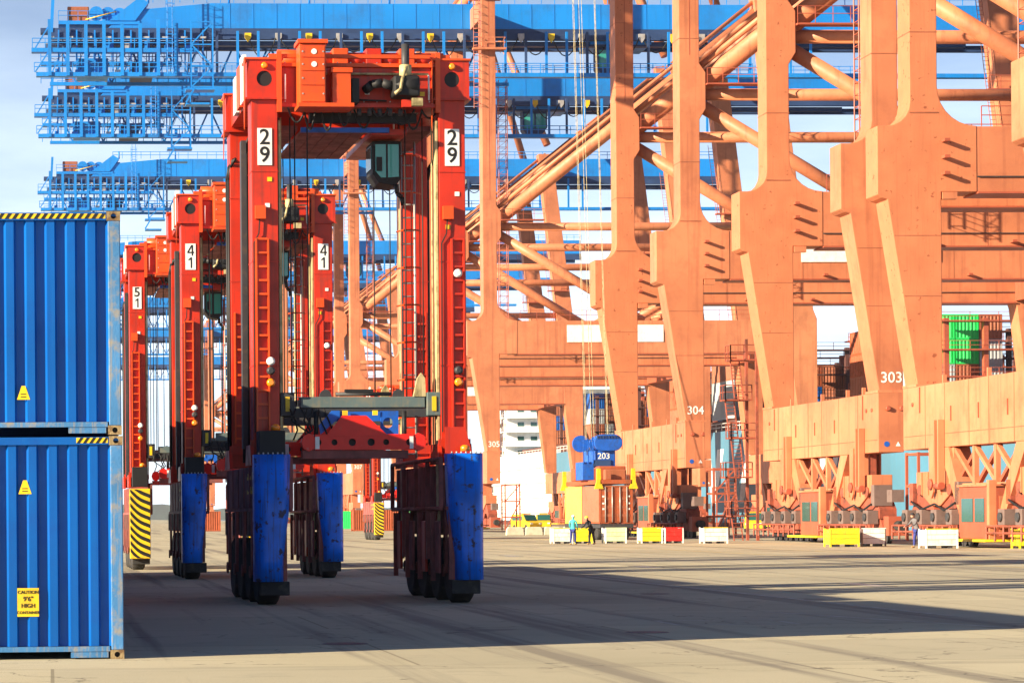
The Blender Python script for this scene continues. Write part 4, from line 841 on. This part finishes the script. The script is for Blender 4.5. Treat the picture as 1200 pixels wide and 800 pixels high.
    MB().box(GX0 + 2, 4, yc + 3.45, yc + 3.75, 50.9, 51.3).build('far_chord', B, t)
    MB().box(GX0 + 1, GX0 + 17, yc + 3.3, yc + 4.6, 53.2, 53.6).build('far_walkway', B, t)
    railing(MB(), [(GX0 + 1, yc + 3.4, 53.6), (GX0 + 17, yc + 3.4, 53.6)], 1.05, 1.0, 0.06).build('walkway_rail', B, t); railing(MB(), [(GX0 + 1, yc + 4.5, 51.3), (GX0 + 30, yc + 4.5, 51.3)], 1.05, 1.2, 0.06).build('walkway_rail', B, t)
    for k in range(9):
        x = GX0 + 3.0 + 2.0 * k; MB().box(x - 0.08, x + 0.08, yw + 0.3, yw + 0.5, 51.0, 55.8).build('hanger', B, t); MB().tube((x + 0.4, yw + 1.4, 51), (x + 0.5, yw + 1.4, 56), 0.05, 5).build('cable', 'girder_dark', t)
    MB().box(GX0 + 5, GX0 + 8.5, yc - 2.0, yc + 2.0, 51.1, 53.0).build('cable_reel_house', B, t); MB().box(GX0 + 11, GX0 + 13.5, yc - 1.5, yc + 2.5, 51.1, 52.6).build('transformer', 'girder_dark', t)
    for k in range(4): MB().box(GX0 + 9 + 1.3 * k, GX0 + 9.8 + 1.3 * k, yc - 2.5, yc - 1.4, 57.0, 57.9 + 0.3 * (k % 2)).build('drive_unit', B, t)
    MB().box(GX0 + 2, 55, yc - 2.9, yc - 1.9, 54.3, 54.8).build('cable_channel', 'girder_dark', t)
    for k in range(20): MB().box(GX0 + 22 + 2.6 * k, GX0 + 22.08 + 2.6 * k, yc - 3.43, yc - 3.402, 56.12, 58.88).build('girder_stiffener', B, t)
    for k in range(5): MB().tube((GX0 + 13 + 9 * k, yc - 2.6, 59.0), (GX0 + 13 + 9 * k, yc - 2.6, 60.2 + 0.4 * (k % 2)), 0.12, 6).build('vent_pipe', B, t)
    # festoon loops under the girder
    for k in range(16):
        x = GX0 + 24 + 3.4 * k; r_ = random.Random(k); dz = 1.6 + 1.2 * r_.random()
        MB().path([(x + 3.2 * j / 8, yc - 3.9, 55.3 - dz * (1 - (j / 4 - 1) ** 2)) for j in range(9)], 0.07, 5).build('festoon_cable', 'black', t)
        MB().prism([(x - 0.35, 55.5), (x + 0.35, 55.5), (x + 0.35, 55.0), (x, 54.5), (x - 0.35, 55.0)], 'y', yc - 4.0, yc - 3.75).build('festoon_trolley', 'yellow' if k % 2 == 0 else 'steel_light', t)
    # trolley and operator cab
    tr = MB().box(12.0, 19.0, yc - 3.0, yc + 3.0, 54.5, 55.4).build('trolley', B, t)
    oc = MB().prism([(13.0, 54.4), (16.2, 54.4), (16.2, 52.2), (15.6, 51.4), (13.4, 51.4), (13.0, 52.0)], 'y', yc - 2.2, yc - 0.2).build('operator_cab', 'girder_dark', t)
    MB().box(13.2, 14.5, yc - 2.24, yc - 2.202, 52.1, 54.0).build('window', 'cab_glass', oc); MB().box(14.7, 16.0, yc - 2.24, yc - 2.202, 52.1, 54.0).build('window', 'cab_glass', oc)
    # mast above the girder
    MB().tube((30.0, 2, 60.2), (20.0, yc - 2, 88), 0.6, 10).build('mast_tube', O, t); MB().tube((30.0, SL - 2, 60.2), (20.0, yc + 2, 88), 0.6, 10).build('mast_tube', O, t)
    MB().tube((-1.0, 1, 60.2), (20.0, yc - 2, 88), 0.5, 10).build('mast_tube', O, t); MB().tube((-1.0, SL - 1, 60.2), (20.0, yc + 2, 88), 0.5, 10).build('mast_tube', O, t)
    return t
LX = 48.7
crane = make_crane()
CR = [('302', 116.0, 'orange quay crane whose sill and far leg stand beside the 303 leg'),
      ('303', 144.0, 'orange quay crane with white number 303 low on its leg'),
      ('304', 188.6, 'orange quay crane with white number 304, beside the hoisted rusty container'),
      ('305', 275.6, 'orange quay crane with white number 305 right beside carrier number 29'),
      ('', 321.0, 'orange quay crane with blue girder standing between cranes 305 and 307'),
      ('307', 399.0, 'orange quay crane with white number 307 seen under the lowered red spreader'),
      ('', 520.0, 'pale far orange quay crane standing just past crane 307'),
      ('', 585.0, 'far quay crane next beyond the pale one past crane 307'),
      ('', 655.0, 'distant hazy quay crane seen between the straddle carrier legs'),
      ('', 760.0, 'very distant quay crane, last but one at the end of the quay'),
      ('', 900.0, 'most distant hazy quay crane at the end of the quay')]
NEARSKIP = ()
FAR1 = ('access_stair', 'drive_motor', 'fan_cover', 'storm_lock_arm', 'storm_lock_pin', 'wheel', 'weld_seam', 'lifting_lug', 'rope_eye', 'vent_cap', 'cable_bracket', 'link_plate', 'pivot_pin', 'stiffener', 'junction_box', 'cable_loop', 'jack')
FAR2 = FAR1 + ('bogie', 'rocker', 'cross_brace', 'brace_post', 'festoon_cable', 'festoon_trolley', 'slack_cable', 'equipment_box', 'lamp', 'girder_stiffener', 'vent_pipe', 'electrical_house', 'guard_rail', 'end_frame', 'flood_lamp', 'lamp_lens', 'brace', 'pipe_run')
cranes = []
for i, (num, Y, lb) in enumerate(CR):
    c = crane if i == 0 else None
    if c is None: c = copy_tree(crane, None, (() if num == '303' else ('access_stair',)) if Y < 200 else (FAR1 if Y < 420 else FAR2))
    c.location = (LX, Y, 0); tag(c, lb, 'quay crane', 'orange quay cranes along the quay'); cranes.append(c)
for o in [q for q in crane.children if q.name.startswith('access_stair')]: bpy.data.objects.remove(o)
for (num, Y, lb), c in zip(CR, cranes):
    if num and num != '302': lettering(num, 0.86, (-0.68, -0.014, 9.5), 'white_plate', c, name='crane_number')
# ------------------------------------------------------------------ hoisted containers with spreader, behind them the trailer
def P(px, py, s):
    """point that lands on pixel (px, py) of the 1200 x 800 frame when it stands at s pixels per metre"""
    d = F_PX / s; dx = px - 220; dy = py - 606
    c, q = math.cos(ROLL), math.sin(ROLL)
    ux = dx * c - dy * q; uy = dx * q + dy * c
    xc = ux / s; return Vector((xc * math.cos(YAW) + d * math.sin(YAW), d * math.cos(YAW) - xc * math.sin(YAW), 1.83 - uy / s))
HX, HY = 40.3, 181.0
def door_end(t, H, W=2.438):
    w = W / 2
    for sx in (-1, 1):
        d = MB().box(min(sx * 0.02, sx * (w - 0.17)), max(sx * 0.02, sx * (w - 0.17)), 0.02, 0.06, 0.18, H - 0.13).build('door', 'container_rust', t)
        for x in (0.28, 0.78): MB().tube((sx * x, -0.03, 0.12), (sx * x, -0.03, H - 0.1), 0.035, 6).build('lock_rod', 'steel_light', d)
        for z in (0.5, 1.1, 1.7, 2.3): MB().box(min(sx * 0.1, sx * (w - 0.22)), max(sx * 0.1, sx * (w - 0.22)), 0.005, 0.019, z, z + 0.2).build('door_panel', 'container_brown', d)
        for k, z in enumerate((1.0, 1.4, 1.9)): MB().box(min(sx * 0.85, sx * 1.0), max(sx * 0.85, sx * 1.0), -0.005, 0.004, z, z + 0.12).build('marking', 'white_plate', d)
ca = make_container('rusty brown twenty foot container with closed doors under the blue hoist block', (HX, HY, 1.15), L_=6.06, H=2.75, body='container_brown', frame='container_rust', near=False, doors=True, cast='container_rust'); door_end(ca, 2.75)
make_container('yellow twenty foot container directly behind the rusty brown one', (HX, HY + 6.12, 1.15), L_=6.06, H=2.75, body='container_yellow', frame='container_yellow', near=False, cast='container_yellow')
tl = thing('container_trailer', 'low flat trailer carrying the rusty brown and yellow containers', 'trailer', (HX, HY, 0))
MB().box(-1.2, 1.2, -0.2, 12.4, 0.85, 1.13).build('deck', 'dark_steel', tl)
MB().box(-0.5, 0.5, -0.4, 12.8, 0.6, 0.85).build('frame', 'carrier_dirty_shaded', tl)
for y in (1.5, 2.8, 9.5, 10.8):
    for sx in (-1, 1):
        wh = link('wheel', WHEEL_TYRE, 'rubber', tl); wh.location = (sx * 0.95, y, 0.5); wh.scale = (0.9, 0.73, 0.73)
sp = thing('container_spreader', 'blue hoist block and rusty spreader with yellow corner guides above the brown container', 'spreader', (HX, HY, 3.95))
MB().box(-1.15, 1.15, -0.1, 12.3, 0.05, 0.35).build('spreader_frame', 'container_rust', sp)
for q in (0, 1): MB().box(-1.0, 1.0, 1.2 + 8.6 * q, 2.4 + 8.6 * q, 0.35, 1.35).build('spreader_end_box', 'container_rust', sp, bevel=0.1)
MB().box(-0.7, 0.9, 0.6, 1.15, 0.3, 1.1).build('hydraulic_unit', 'container_brown', sp, bevel=0.1)
for sx in (-1, 1):
    for y in (0.0, 12.2): MB().prism([(sx * 1.25 - 0.12, 1.15), (sx * 1.25 + 0.12, 1.15), (sx * 1.25 + 0.16, 0.2), (sx * 1.25 + 0.32, -0.3), (sx * 1.25 - 0.32, -0.3), (sx * 1.25 - 0.16, 0.2)], 'y', y - 0.1, y + 0.12).build('corner_guide', 'yellow', sp)
hb = MB().box(-0.6, 0.85, 4.0, 8.0, 1.35, 2.55).build('hoist_block', 'bright_blue', sp, bevel=0.05)
MB().box(-0.8, 0.5, 3.9, 3.98, 1.4, 1.85).build('sheave_frame', 'girder_dark', hb)
for (x, y, r) in ((-1.15, 6.6, 0.62), (0.3, 7.6, 0.62)):
    MB().lathe([(-0.15, 0.15), (-0.15, r), (0.15, r), (0.15, 0.15)], x, y, 3.1, 'y', 24).build('rope_sheave', 'bright_blue', hb)
MB().prism(arc(0.75, 3.1, 0.60, -90, 90, 10) + arc(-0.15, 3.1, 0.60, 90, 270, 10), 'y', 3.7, 4.6).build('sheave_cover', 'bright_blue', hb, bevel=0.05)
for k in range(8): MB().box(-0.55 + 0.21 * k, -0.45 + 0.21 * k, 3.64, 3.698, 3.40, 3.62).build('sheave_slot', 'girder_dark', hb)
railing(MB(), [(-1.5, 3.9, 1.6), (-0.8, 3.9, 1.6)], 1.7, 0.3, 0.05).build('rail', 'bright_blue', hb)
MB().box(-1.55, -0.75, 3.95, 6.5, 0.4, 1.7).build('cable_basket', 'bright_blue', hb)
lettering('203', 0.62, (0.0, 3.98, 2.12), 'white_plate', hb)
for (x, y) in ((-1.3, 4.2), (-1.0, 5.2), (-0.6, 4.4), (0.3, 4.1), (0.7, 5.6), (-0.2, 7.2)): MB().tube((x, y, 3.3), (x + 0.2, y + 6.0, 52.0), 0.02, 5).build('hoist_rope', 'grease_cream', sp)
# ------------------------------------------------------------------ steel bins along the crane track
def make_bin(label, px, py, s, m, w=1.5, d=1.1, h=0.95, endm='white_paint'):
    p = P(px, py, s); t = thing('steel_bin', label, 'bin', (p.x, p.y, 0), 0, 'steel lashing bins along the crane track')
    MB().box(-w / 2, w / 2, 0, d, 0.14, 0.20).build('floor', m, t)
    for k in range(3):
        z0 = 0.2 + (h - 0.2) / 3 * k; z1 = z0 + (h - 0.2) / 3 - 0.02
        MB().box(-w / 2 + 0.07, w / 2 - 0.07, 0.0, 0.04, z0, z1).build('side_board', m, t); MB().box(-w / 2 + 0.07, w / 2 - 0.07, d - 0.04, d, z0, z1).build('side_board', m, t)
        MB().box(-w / 2, -w / 2 + 0.04, 0.06, d - 0.06, z0, z1).build('end_board', endm, t); MB().box(w / 2 - 0.04, w / 2, 0.06, d - 0.06, z0, z1).build('end_board', endm, t)
    for x in (-w / 2, w / 2 - 0.07):
        for y in (-0.01, d - 0.06): MB().box(x - 0.005, x + 0.075, y, y + 0.07, 0.0, h + 0.04).build('corner_post', endm, t)
    for x in (-w * 0.3, w * 0.2): MB().box(x, x + 0.22, 0.05, d - 0.05, 0.0, 0.14).build('skid', 'dark_steel', t)
    MB().box(-w / 2 + 0.05, w / 2 - 0.05, 0.06, d - 0.06, 0.2, h * 0.8).build('lashing_gear', 'container_rust', t)
    MB().box(-w / 2, w / 2, -0.012, 0.03, h - 0.005, h + 0.045).build('rim', 'yellow' if endm == 'white_paint' and m == 'white_paint' else m, t)
    return t
make_bin('white steel bin beside the worker in the teal jacket', 660, 636.5, 18.6, 'white_paint', 1.25)
make_bin('small yellow steel bin between the two workers near the trailer', 684, 636.5, 18.6, 'bin_yellow', 1.15, endm='bin_yellow')
make_bin('pale green steel bin in front of the rusty container doors', 722, 636.5, 18.6, 'bin_green', 1.35)
make_bin('yellow steel bin with white end, next to the red bin', 764, 636.5, 18.8, 'bin_yellow', 1.35)
make_bin('red steel bin standing against the yellow one with white end', 790, 636.5, 18.8, 'bin_red', 1.2, endm='white_paint')
make_bin('white steel bin with yellow rim next to the 304 crane foot', 839, 636.8, 19.2, 'white_paint', 1.5)
make_bin('yellow steel bin touching a dull white bin below the 303 sill', 990, 640.5, 22, 'bin_yellow', 1.6, endm='bin_yellow')
make_bin('dull white steel bin touching the yellow bin below the 303 sill', 1024, 640, 21.8, 'white_paint', 1.35, endm='grey_motor')
make_bin('bright white steel bin with yellow rim beside the worker in grey jacket', 1104, 642.5, 23.4, 'white_paint', 1.65)
make_bin('yellow steel bin standing alone past the bright white bin', 1210, 644, 24.0, 'bin_yellow', 1.3, endm='bin_yellow')
# ------------------------------------------------------------------ workers
def skin_body(name, joints, edges, m, parent, sub=1):
    me = bpy.data.meshes.new(name); me.from_pydata([j[0] for j in joints], edges, []); me.materials.append(MATS[m])
    o = bpy.data.objects.new(name, me); COL.objects.link(o); o.parent = parent
    sk = o.modifiers.new('skin', 'SKIN'); sk.use_smooth_shade = True
    for k, j in enumerate(joints):
        v = me.skin_vertices[0].data[k]; v.radius = (j[1], j[2] if len(j) > 2 else j[1]); v.use_root = (k == 0)
    sb = o.modifiers.new('sub', 'SUBSURF'); sb.levels = sub; sb.render_levels = sub
    return o
def make_person(label, px, py, s, rz, bend, shirt, trousers, hat, reach=0.0):
    p = P(px, py, s); t = thing('person', label, 'person', (p.x, p.y, 0), rz)
    b = bend; sh = Vector((0, -math.sin(b) * 0.50, 0.95 + math.cos(b) * 0.50)); hip = Vector((0, 0.0, 0.93))
    nk = sh + Vector((0, -math.sin(b) * 0.1, 0.08)); hd = nk + Vector((0, -0.05 - 0.08 * math.sin(b), 0.14))
    legs = [(hip, .15, .12)]; e = []
    for sx, fy in ((-1, -0.10), (1, 0.14)):
        i = len(legs); legs += [((sx * .09, 0, .88), .095), ((sx * .11, fy * .5 - .04, .50), .065), ((sx * .11, fy, .10), .045), ((sx * .12, fy - .02, .05), .045), ((sx * .13, fy - .17, .04), .035)]
        e += [(0, i), (i, i + 1), (i + 1, i + 2), (i + 2, i + 3), (i + 3, i + 4)]
    # one continuous body: pelvis, spine, head, arms and legs
    J = list(legs); i = len(J)
    J += [((hip + (sh - hip) * .5), .145, .11), (sh, .15, .10), (nk, .055), (hd, .095, .10), (hd + Vector((0, 0, .09)), .07)]
    e += [(0, i), (i, i + 1), (i + 1, i + 2), (i + 2, i + 3), (i + 3, i + 4)]
    hands = []
    for sx in (-1, 1):
        k = len(J); a = sh + Vector((sx * .19, 0, -.01)); el = a + Vector((sx * .05, -.06 - reach * .15, -.28 + reach * .06)); wr = el + Vector((-sx * .02, -.12 - reach * .14, -.20 + reach * .18))
        J += [(a, .065), (el, .048), (wr, .035), (wr + Vector((0, -.05, -.05)), .036)]; e += [(i + 1, k), (k, k + 1), (k + 1, k + 2), (k + 2, k + 3)]
        hands.append((wr, sx))
    body = skin_body('body', J, e, shirt, t, 1)
    # trousers, hair or helmet, boots and hands on top of the body
    skin_body('trousers', [(q[0], q[1] + .012, (q[2] if len(q) > 2 else q[1]) + .012) for q in legs[:1]] + [(q[0], q[1] + .012) for k, q in enumerate(legs[1:]) if k % 5 < 3], [(0, 1), (1, 2), (2, 3), (0, 4), (4, 5), (5, 6)], trousers, t, 1)
    for sx, fy in ((-1, -0.10), (1, 0.14)): skin_body('boot', [((sx * .11, fy + .02, .12), .055), ((sx * .12, fy, .05), .055), ((sx * .13, fy - .18, .045), .045)], [(0, 1), (1, 2)], 'boot', t, 1)
    hm = MB().lathe([(-0.02, 0.11), (0.03, 0.108), (0.07, 0.085), (0.10, 0.04)], hd.x, hd.y, hd.z + .05, 'z', 12).build('helmet', hat, t); MB().lathe([(0, 0.13), (0.015, 0.12)], hd.x, hd.y - .02, hd.z + .03, 'z', 12).build('brim', hat, hm)
    fc = MB().lathe([(-0.10, 0.05), (-0.04, 0.088), (0.04, 0.092)], hd.x, hd.y - .02, hd.z, 'z', 12).build('face', 'skin', t)
    MB().prism([(hd.x - .014, hd.z + .03), (hd.x + .014, hd.z + .03), (hd.x + .018, hd.z - .02), (hd.x - .018, hd.z - .02)], 'y', hd.y - .135, hd.y - .10).build('nose', 'skin', fc)
    for (wr, sx) in hands:
        h = skin_body('hand', [(wr, .03, .02), (wr + Vector((0, -.05, -.05)), .036, .018)] + [(wr + Vector((sx * (.03 - .02 * k), -.09 - .006 * (2 - abs(k - 1.5)), -.09)), .009) for k in range(4)] + [(wr + Vector((-sx * .045, -.06, -.045)), .01)], [(0, 1), (1, 2), (1, 3), (1, 4), (1, 5), (1, 6)], 'skin', t, 1)
    return t
make_person('worker in teal jacket and blue trousers standing beside the white bin', 671.5, 635.5, 19.3, R(150), 0.05, 'work_teal', 'work_blue', 'white_paint')
make_person('worker in dark clothes bending over the small yellow bin', 693.5, 635.0, 19.2, R(-60), 0.55, 'work_dark', 'work_dark', 'hi_vis', 0.6)
make_person('worker in grey jacket and purple blue trousers near the 303 crane bogies', 1075, 640, 22.9, R(-70), 0.35, 'work_grey', 'work_blue', 'work_dark', 0.8)
# ------------------------------------------------------------------ cars and blocks behind the cranes
def make_van(label, px, py, s, rz, m):
    p = P(px, py, s); t = thing('parked_van', label, 'van', (p.x, p.y, 0), rz, 'service vans parked by the quay edge')
    prof = [(-2.2, 0.35), (2.2, 0.35), (2.25, 0.9), (1.2, 1.1), (0.6, 1.85), (-2.1, 1.9), (-2.25, 1.0)]
    MB().prism(prof, 'x', -0.9, 0.9).build('body', m, t, bevel=0.08)
    MB().prism([(1.17, 1.16), (0.64, 1.8), (0.70, 1.84), (1.24, 1.16)], 'x', -0.78, 0.78).build('windscreen', 'glass', t)
    MB().box(-0.78, 0.78, -2.20, -2.16, 1.15, 1.75).build('rear_window', 'glass', t)
    for sx in (-1, 1):
        for (a, b) in ((-1.9, -0.7), (-0.6, 0.5)): MB().box(sx * 0.905 - 0.01, sx * 0.905 + 0.01, a, b, 1.15, 1.7).build('side_window', 'glass', t)
        MB().box(sx * 0.6 - 0.16, sx * 0.6 + 0.16, 2.22, 2.28, 0.7, 0.88).build('headlight', 'white_plate', t)
        for y in (-1.4, 1.4): q = link('wheel', WHEEL_TYRE, 'rubber', t); q.location = (sx * 0.82, y, 0.34); q.scale = (0.5, 0.5, 0.5)
    MB().box(-0.5, 0.5, -0.4, 0.2, 1.9, 2.0).build('roof_beacon', 'amber', t)
make_van('orange yellow service van parked beside the 305 crane foot', 617, 622, 9.6, R(200), 'yellow')
make_van('orange yellow service van parked in front of the white ship, second of the pair', 637, 622, 9.4, R(170), 'yellow')
make_van('pale yellow pickup-sized van parked behind the 303 bogies', 885, 618, 12.0, R(160), 'bin_yellow')
for k in range(4):
    p = P(604 + 22 * k, 627, 13.0); b = tag(MB().prism([(-0.8, 0), (0.8, 0), (0.75, 0.55), (0.6, 0.75), (-0.6, 0.75), (-0.75, 0.55)], 'y', 0, 0.6).build('concrete_block', 'concrete_block', bevel=0.04), 'pale concrete block in a row near the 305 crane foot', 'concrete block', 'row of concrete blocks'); b.location = (p.x, p.y, 0)
for k, (px, py, s, m, lb) in enumerate(((258, 622, 9, 'container_rust', 'far red container standing on the ground left of carrier 29'), (415, 618, 8, 'container_green', 'far green container beyond the carriers, near the 307 crane'), (418, 611.5, 7.0, 'container_yellow', 'far pale yellow container beyond the green one'), (470, 622, 9.5, 'container_rust', 'far rusty container behind the distant carrier'))):
    p = P(px, py, s); make_container(lb, (p.x, p.y, 0), R(90 if k != 1 else 80), L_=6.06, H=2.6, body=m, frame=m, near=False, cast=m)
# ------------------------------------------------------------------ moored ships
def make_ship():
    t = thing('container_ship', 'light blue hulled container ship with white letter strokes moored beyond the cranes', 'ship', (0, 0, 0))
    X0, X1 = 91.5, 124.0; Y0, Y1 = 205.0, 585.0; D = 13.0
    m = MB(); ys = [Y0, Y0 + 14, Y0 + 35, Y0 + 70, Y1 - 25, Y1]; ins = [14.5, 9, 3.5, 0, 0, 2]
    rows = [(-5, 1.25), (3.5, 1.0), (D, 0.8)]; i = 0; W = len(ys)
    for z, f in rows:
        m.v += [(X0 + ins[k] * f, ys[k] - (6 if (k == 0 and z > 5) else 0), z) for k in range(W)] + [(X1 - ins[k] * f, ys[k] - (6 if (k == 0 and z > 5) else 0), z) for k in reversed(range(W))]
    n = 2 * W
    for r in range(2):
        for k in range(n): m.f.append((r * n + k, r * n + (k + 1) % n, (r + 1) * n + (k + 1) % n, (r + 1) * n + k)); m.sm.append(False)
    m.f.append(tuple(2 * n + k for k in range(n))); m.sm.append(False)
    m.build('hull', 'ship_blue', t)
    MB().box(X0 - 0.03, X0 + 0.05, Y0 + 70, Y1 - 26, -5, 0.6).build('boot_top', 'ship_dark', t)
    # tall white strokes of the name along the side
    for k, y in enumerate((292, 304, 316, 330, 344, 360, 374, 392)):
        MB().prism([(y, 10.6), (y + 3.4, 10.6), (y + 6.4, 3.2), (y + 4.2, 3.2)], 'x', X0 - 0.06, X0 - 0.01).build('hull_lettering', 'white_paint', t)
        if k % 2 == 0: MB().prism([(y + 10.0, 10.6), (y + 7.2, 10.6), (y + 5.2, 3.25), (y + 6.45, 3.25)], 'x', X0 - 0.06, X0 - 0.01).build('hull_lettering', 'white_paint', t)
    railing(MB(), [(X0 + 0.3, Y0 + 72, D), (X0 + 0.3, Y1 - 28, D)], 1.1, 3.0, 0.05).build('deck_rail', 'white_paint', t)
    # accommodation block
    for k in range(8):
        z = D + 2.9 * k; o = MB().box(X0 + 1.5 + 0.2 * k, X1 - 1.5 - 0.2 * k, 520, 536 - 0.5 * k, z, z + 2.75).build('deckhouse', 'ship_white', t)
        MB().box(X0 + 0.6, X1 - 0.6, 518.4, 520, z + 2.76, z + 2.89).build('deck_slab', 'ship_white', o)
        rl = railing(MB(), [(X0 + 0.7, 518.5, z + 2.9), (X1 - 0.7, 518.5, z + 2.9)], 1.1, 2.0, 0.05).build('deck_rail', 'ship_white', o)
        for j in range(10): MB().box(X0 + 4 + 2.7 * j, X0 + 5.3 + 2.7 * j, 519.93, 519.99, z + 1.1, z + 2.0).build('window', 'glass', o)
        for j in range(5): MB().box(X0 + 1.44 + 0.2 * k, X0 + 1.49 + 0.2 * k, 522 + 2.6 * j, 523.1 + 2.6 * j, z + 1.1, z + 2.0).build('window', 'glass', o)
    MB().box(X0 - 1.0, X1 + 1.0, 519.0, 527, D + 23.2, D + 26.2).build('bridge', 'ship_white', t)
    MB().box(X0 - 0.8, X1 + 0.8, 518.94, 518.99, D + 24.5, D + 25.6).build('bridge_windows', 'glass', t)
    # white stern side with its deck lines
    ss = MB().box(X0 - 0.5, X0 + 3.0, 462, 570, 0.8, D + 0.6).build('stern_side', 'ship_white', t)
    for k in range(4):
        z = 2.2 + 2.8 * k; MB().box(X0 - 0.9, X0 - 0.502, 462, 570, z, z + 0.25).build('rubbing_strake', 'ship_white', ss)
        railing(MB(), [(X0 - 0.8, 462, z + 0.25), (X0 - 0.8, 570, z + 0.25)], 1.1, 3.0, 0.06).build('deck_rail', 'ship_white', ss)
    # lashing bridges across the deck
    for j in range(14):
        y = 262 + 15.5 * j
        lb = MB()
        for x in [X0 + 1.5 + 4.2 * k for k in range(8)]: lb.box(x, x + 0.5, y, y + 0.6, D, D + 9)
        for z in (D + 2.8, D + 5.6, D + 8.6): lb.box(X0 + 1, X1 - 1, y - 0.5, y + 1.0, z, z + 0.15); railing(lb, [(X0 + 1, y - 0.5, z), (X1 - 1, y - 0.5, z)], 1.0, 3.0, 0.04)
        lb.build('lashing_bridge', 'ship_dark' if j % 2 else 'crane_deep', t)
    MB().box(X0 + 1.2, X1 - 1.2, 258, 500, D, D + 1.6).build('hatch_coaming', 'ship_dark', t)
    return t
make_ship()
SHIPC = MB().box(-1.219, 1.219, 0, 12.19, 0, 2.6)
def ship_box_mesh(m):
    b = MB(); b.box(-1.15, 1.15, 0.1, 12.09, 0.05, 2.52)
    for q in (0, 1):
        c = MB(); corrugated(c, 0.1, 12.09, 0.1, 2.5, 0.0, pitch=0.6, depth=0.06); me = c.mesh('t')
        i = len(b.v); b.v += [((-1 if q == 0 else 1) * (1.21 - v.co.y), v.co.x, v.co.z) for v in me.vertices]; b.f += [tuple(i + k for k in p.vertices) for p in me.polygons]; b.sm += [False] * len(me.polygons)
    c = MB(); corrugated(c, -1.15, 1.15, 0.1, 2.5, 0.02, pitch=0.4, depth=0.05); me = c.mesh('t'); i = len(b.v); b.v += [tuple(v.co) for v in me.vertices]; b.f += [tuple(i + k for k in p.vertices) for p in me.polygons]; b.sm += [False] * len(me.polygons)
    for x in (-1.219, 1.07):
        for y in (0, 12.04): b.box(x, x + 0.15, y, y + 0.15, 0, 2.59)
    for x in (-1.219, 1.1):
        for z in (0, 2.46): b.box(x, x + 0.12, 0.16, 12.03, z, z + 0.13)
    for z in (0, 2.46): b.box(-1.06, 1.06, 0.0, 0.1, z, z + 0.13)
    me = b.mesh('ship_container'); me.materials.append(MATS[m]); return me
SM = {m: ship_box_mesh(m) for m in ('container_green', 'container_blue', 'container_brown', 'container_grey', 'container_rust', 'container_yellow')}
CN = {'container_green': 'green', 'container_blue': 'dark blue', 'container_brown': 'brown', 'container_grey': 'grey', 'container_rust': 'rust red', 'container_yellow': 'yellow'}
r5 = random.Random(11)
ORD = ('first', 'second', 'third', 'fourth', 'fifth', 'sixth', 'seventh', 'eighth')
for bay, y in enumerate((264, 279.5, 310.5, 341.5, 372.5, 403.5, 434.5, 465.5)):
    for row in range(3):
        for tier in range(3 if bay % 3 != 2 else 2):
            m = 'container_green' if bay == 0 and row < 2 and tier else r5.choice(('container_brown', 'container_rust', 'container_blue', 'container_grey', 'container_brown'))
            o = link('deck_container', SM[m], m); o.location = (93.6 + 2.55 * row, y, 14.7 + 2.62 * tier)
            tag(o, '%s ship deck container, %s tier, %s row of the %s stack' % (CN[m], ('bottom', 'middle', 'top')[tier], ('quayside', 'second', 'third')[row], ORD[bay]), 'container', 'containers on the ship deck')
HAZE = 0.00006
# ------------------------------------------------------------------ the air over the harbour
hz = MB().box(-2600, 5100, -500, 9100, -11, 96)
hzm = bpy.data.materials.new('haze_air'); hzm.use_nodes = True; ht = hzm.node_tree; ht.nodes.clear()
ho = ht.nodes.new('ShaderNodeOutputMaterial'); hv_ = ht.nodes.new('ShaderNodeVolumePrincipled')
hv_.inputs['Color'].default_value = (0.90, 0.93, 1.0, 1); hv_.inputs['Density'].default_value = HAZE; hv_.inputs['Anisotropy'].default_value = 0.2
ht.links.new(hv_.outputs[0], ho.inputs['Volume']); MATS['haze'] = hzm
tag(hz.build('haze', 'haze'), kind='stuff', label='thin bright harbour haze')
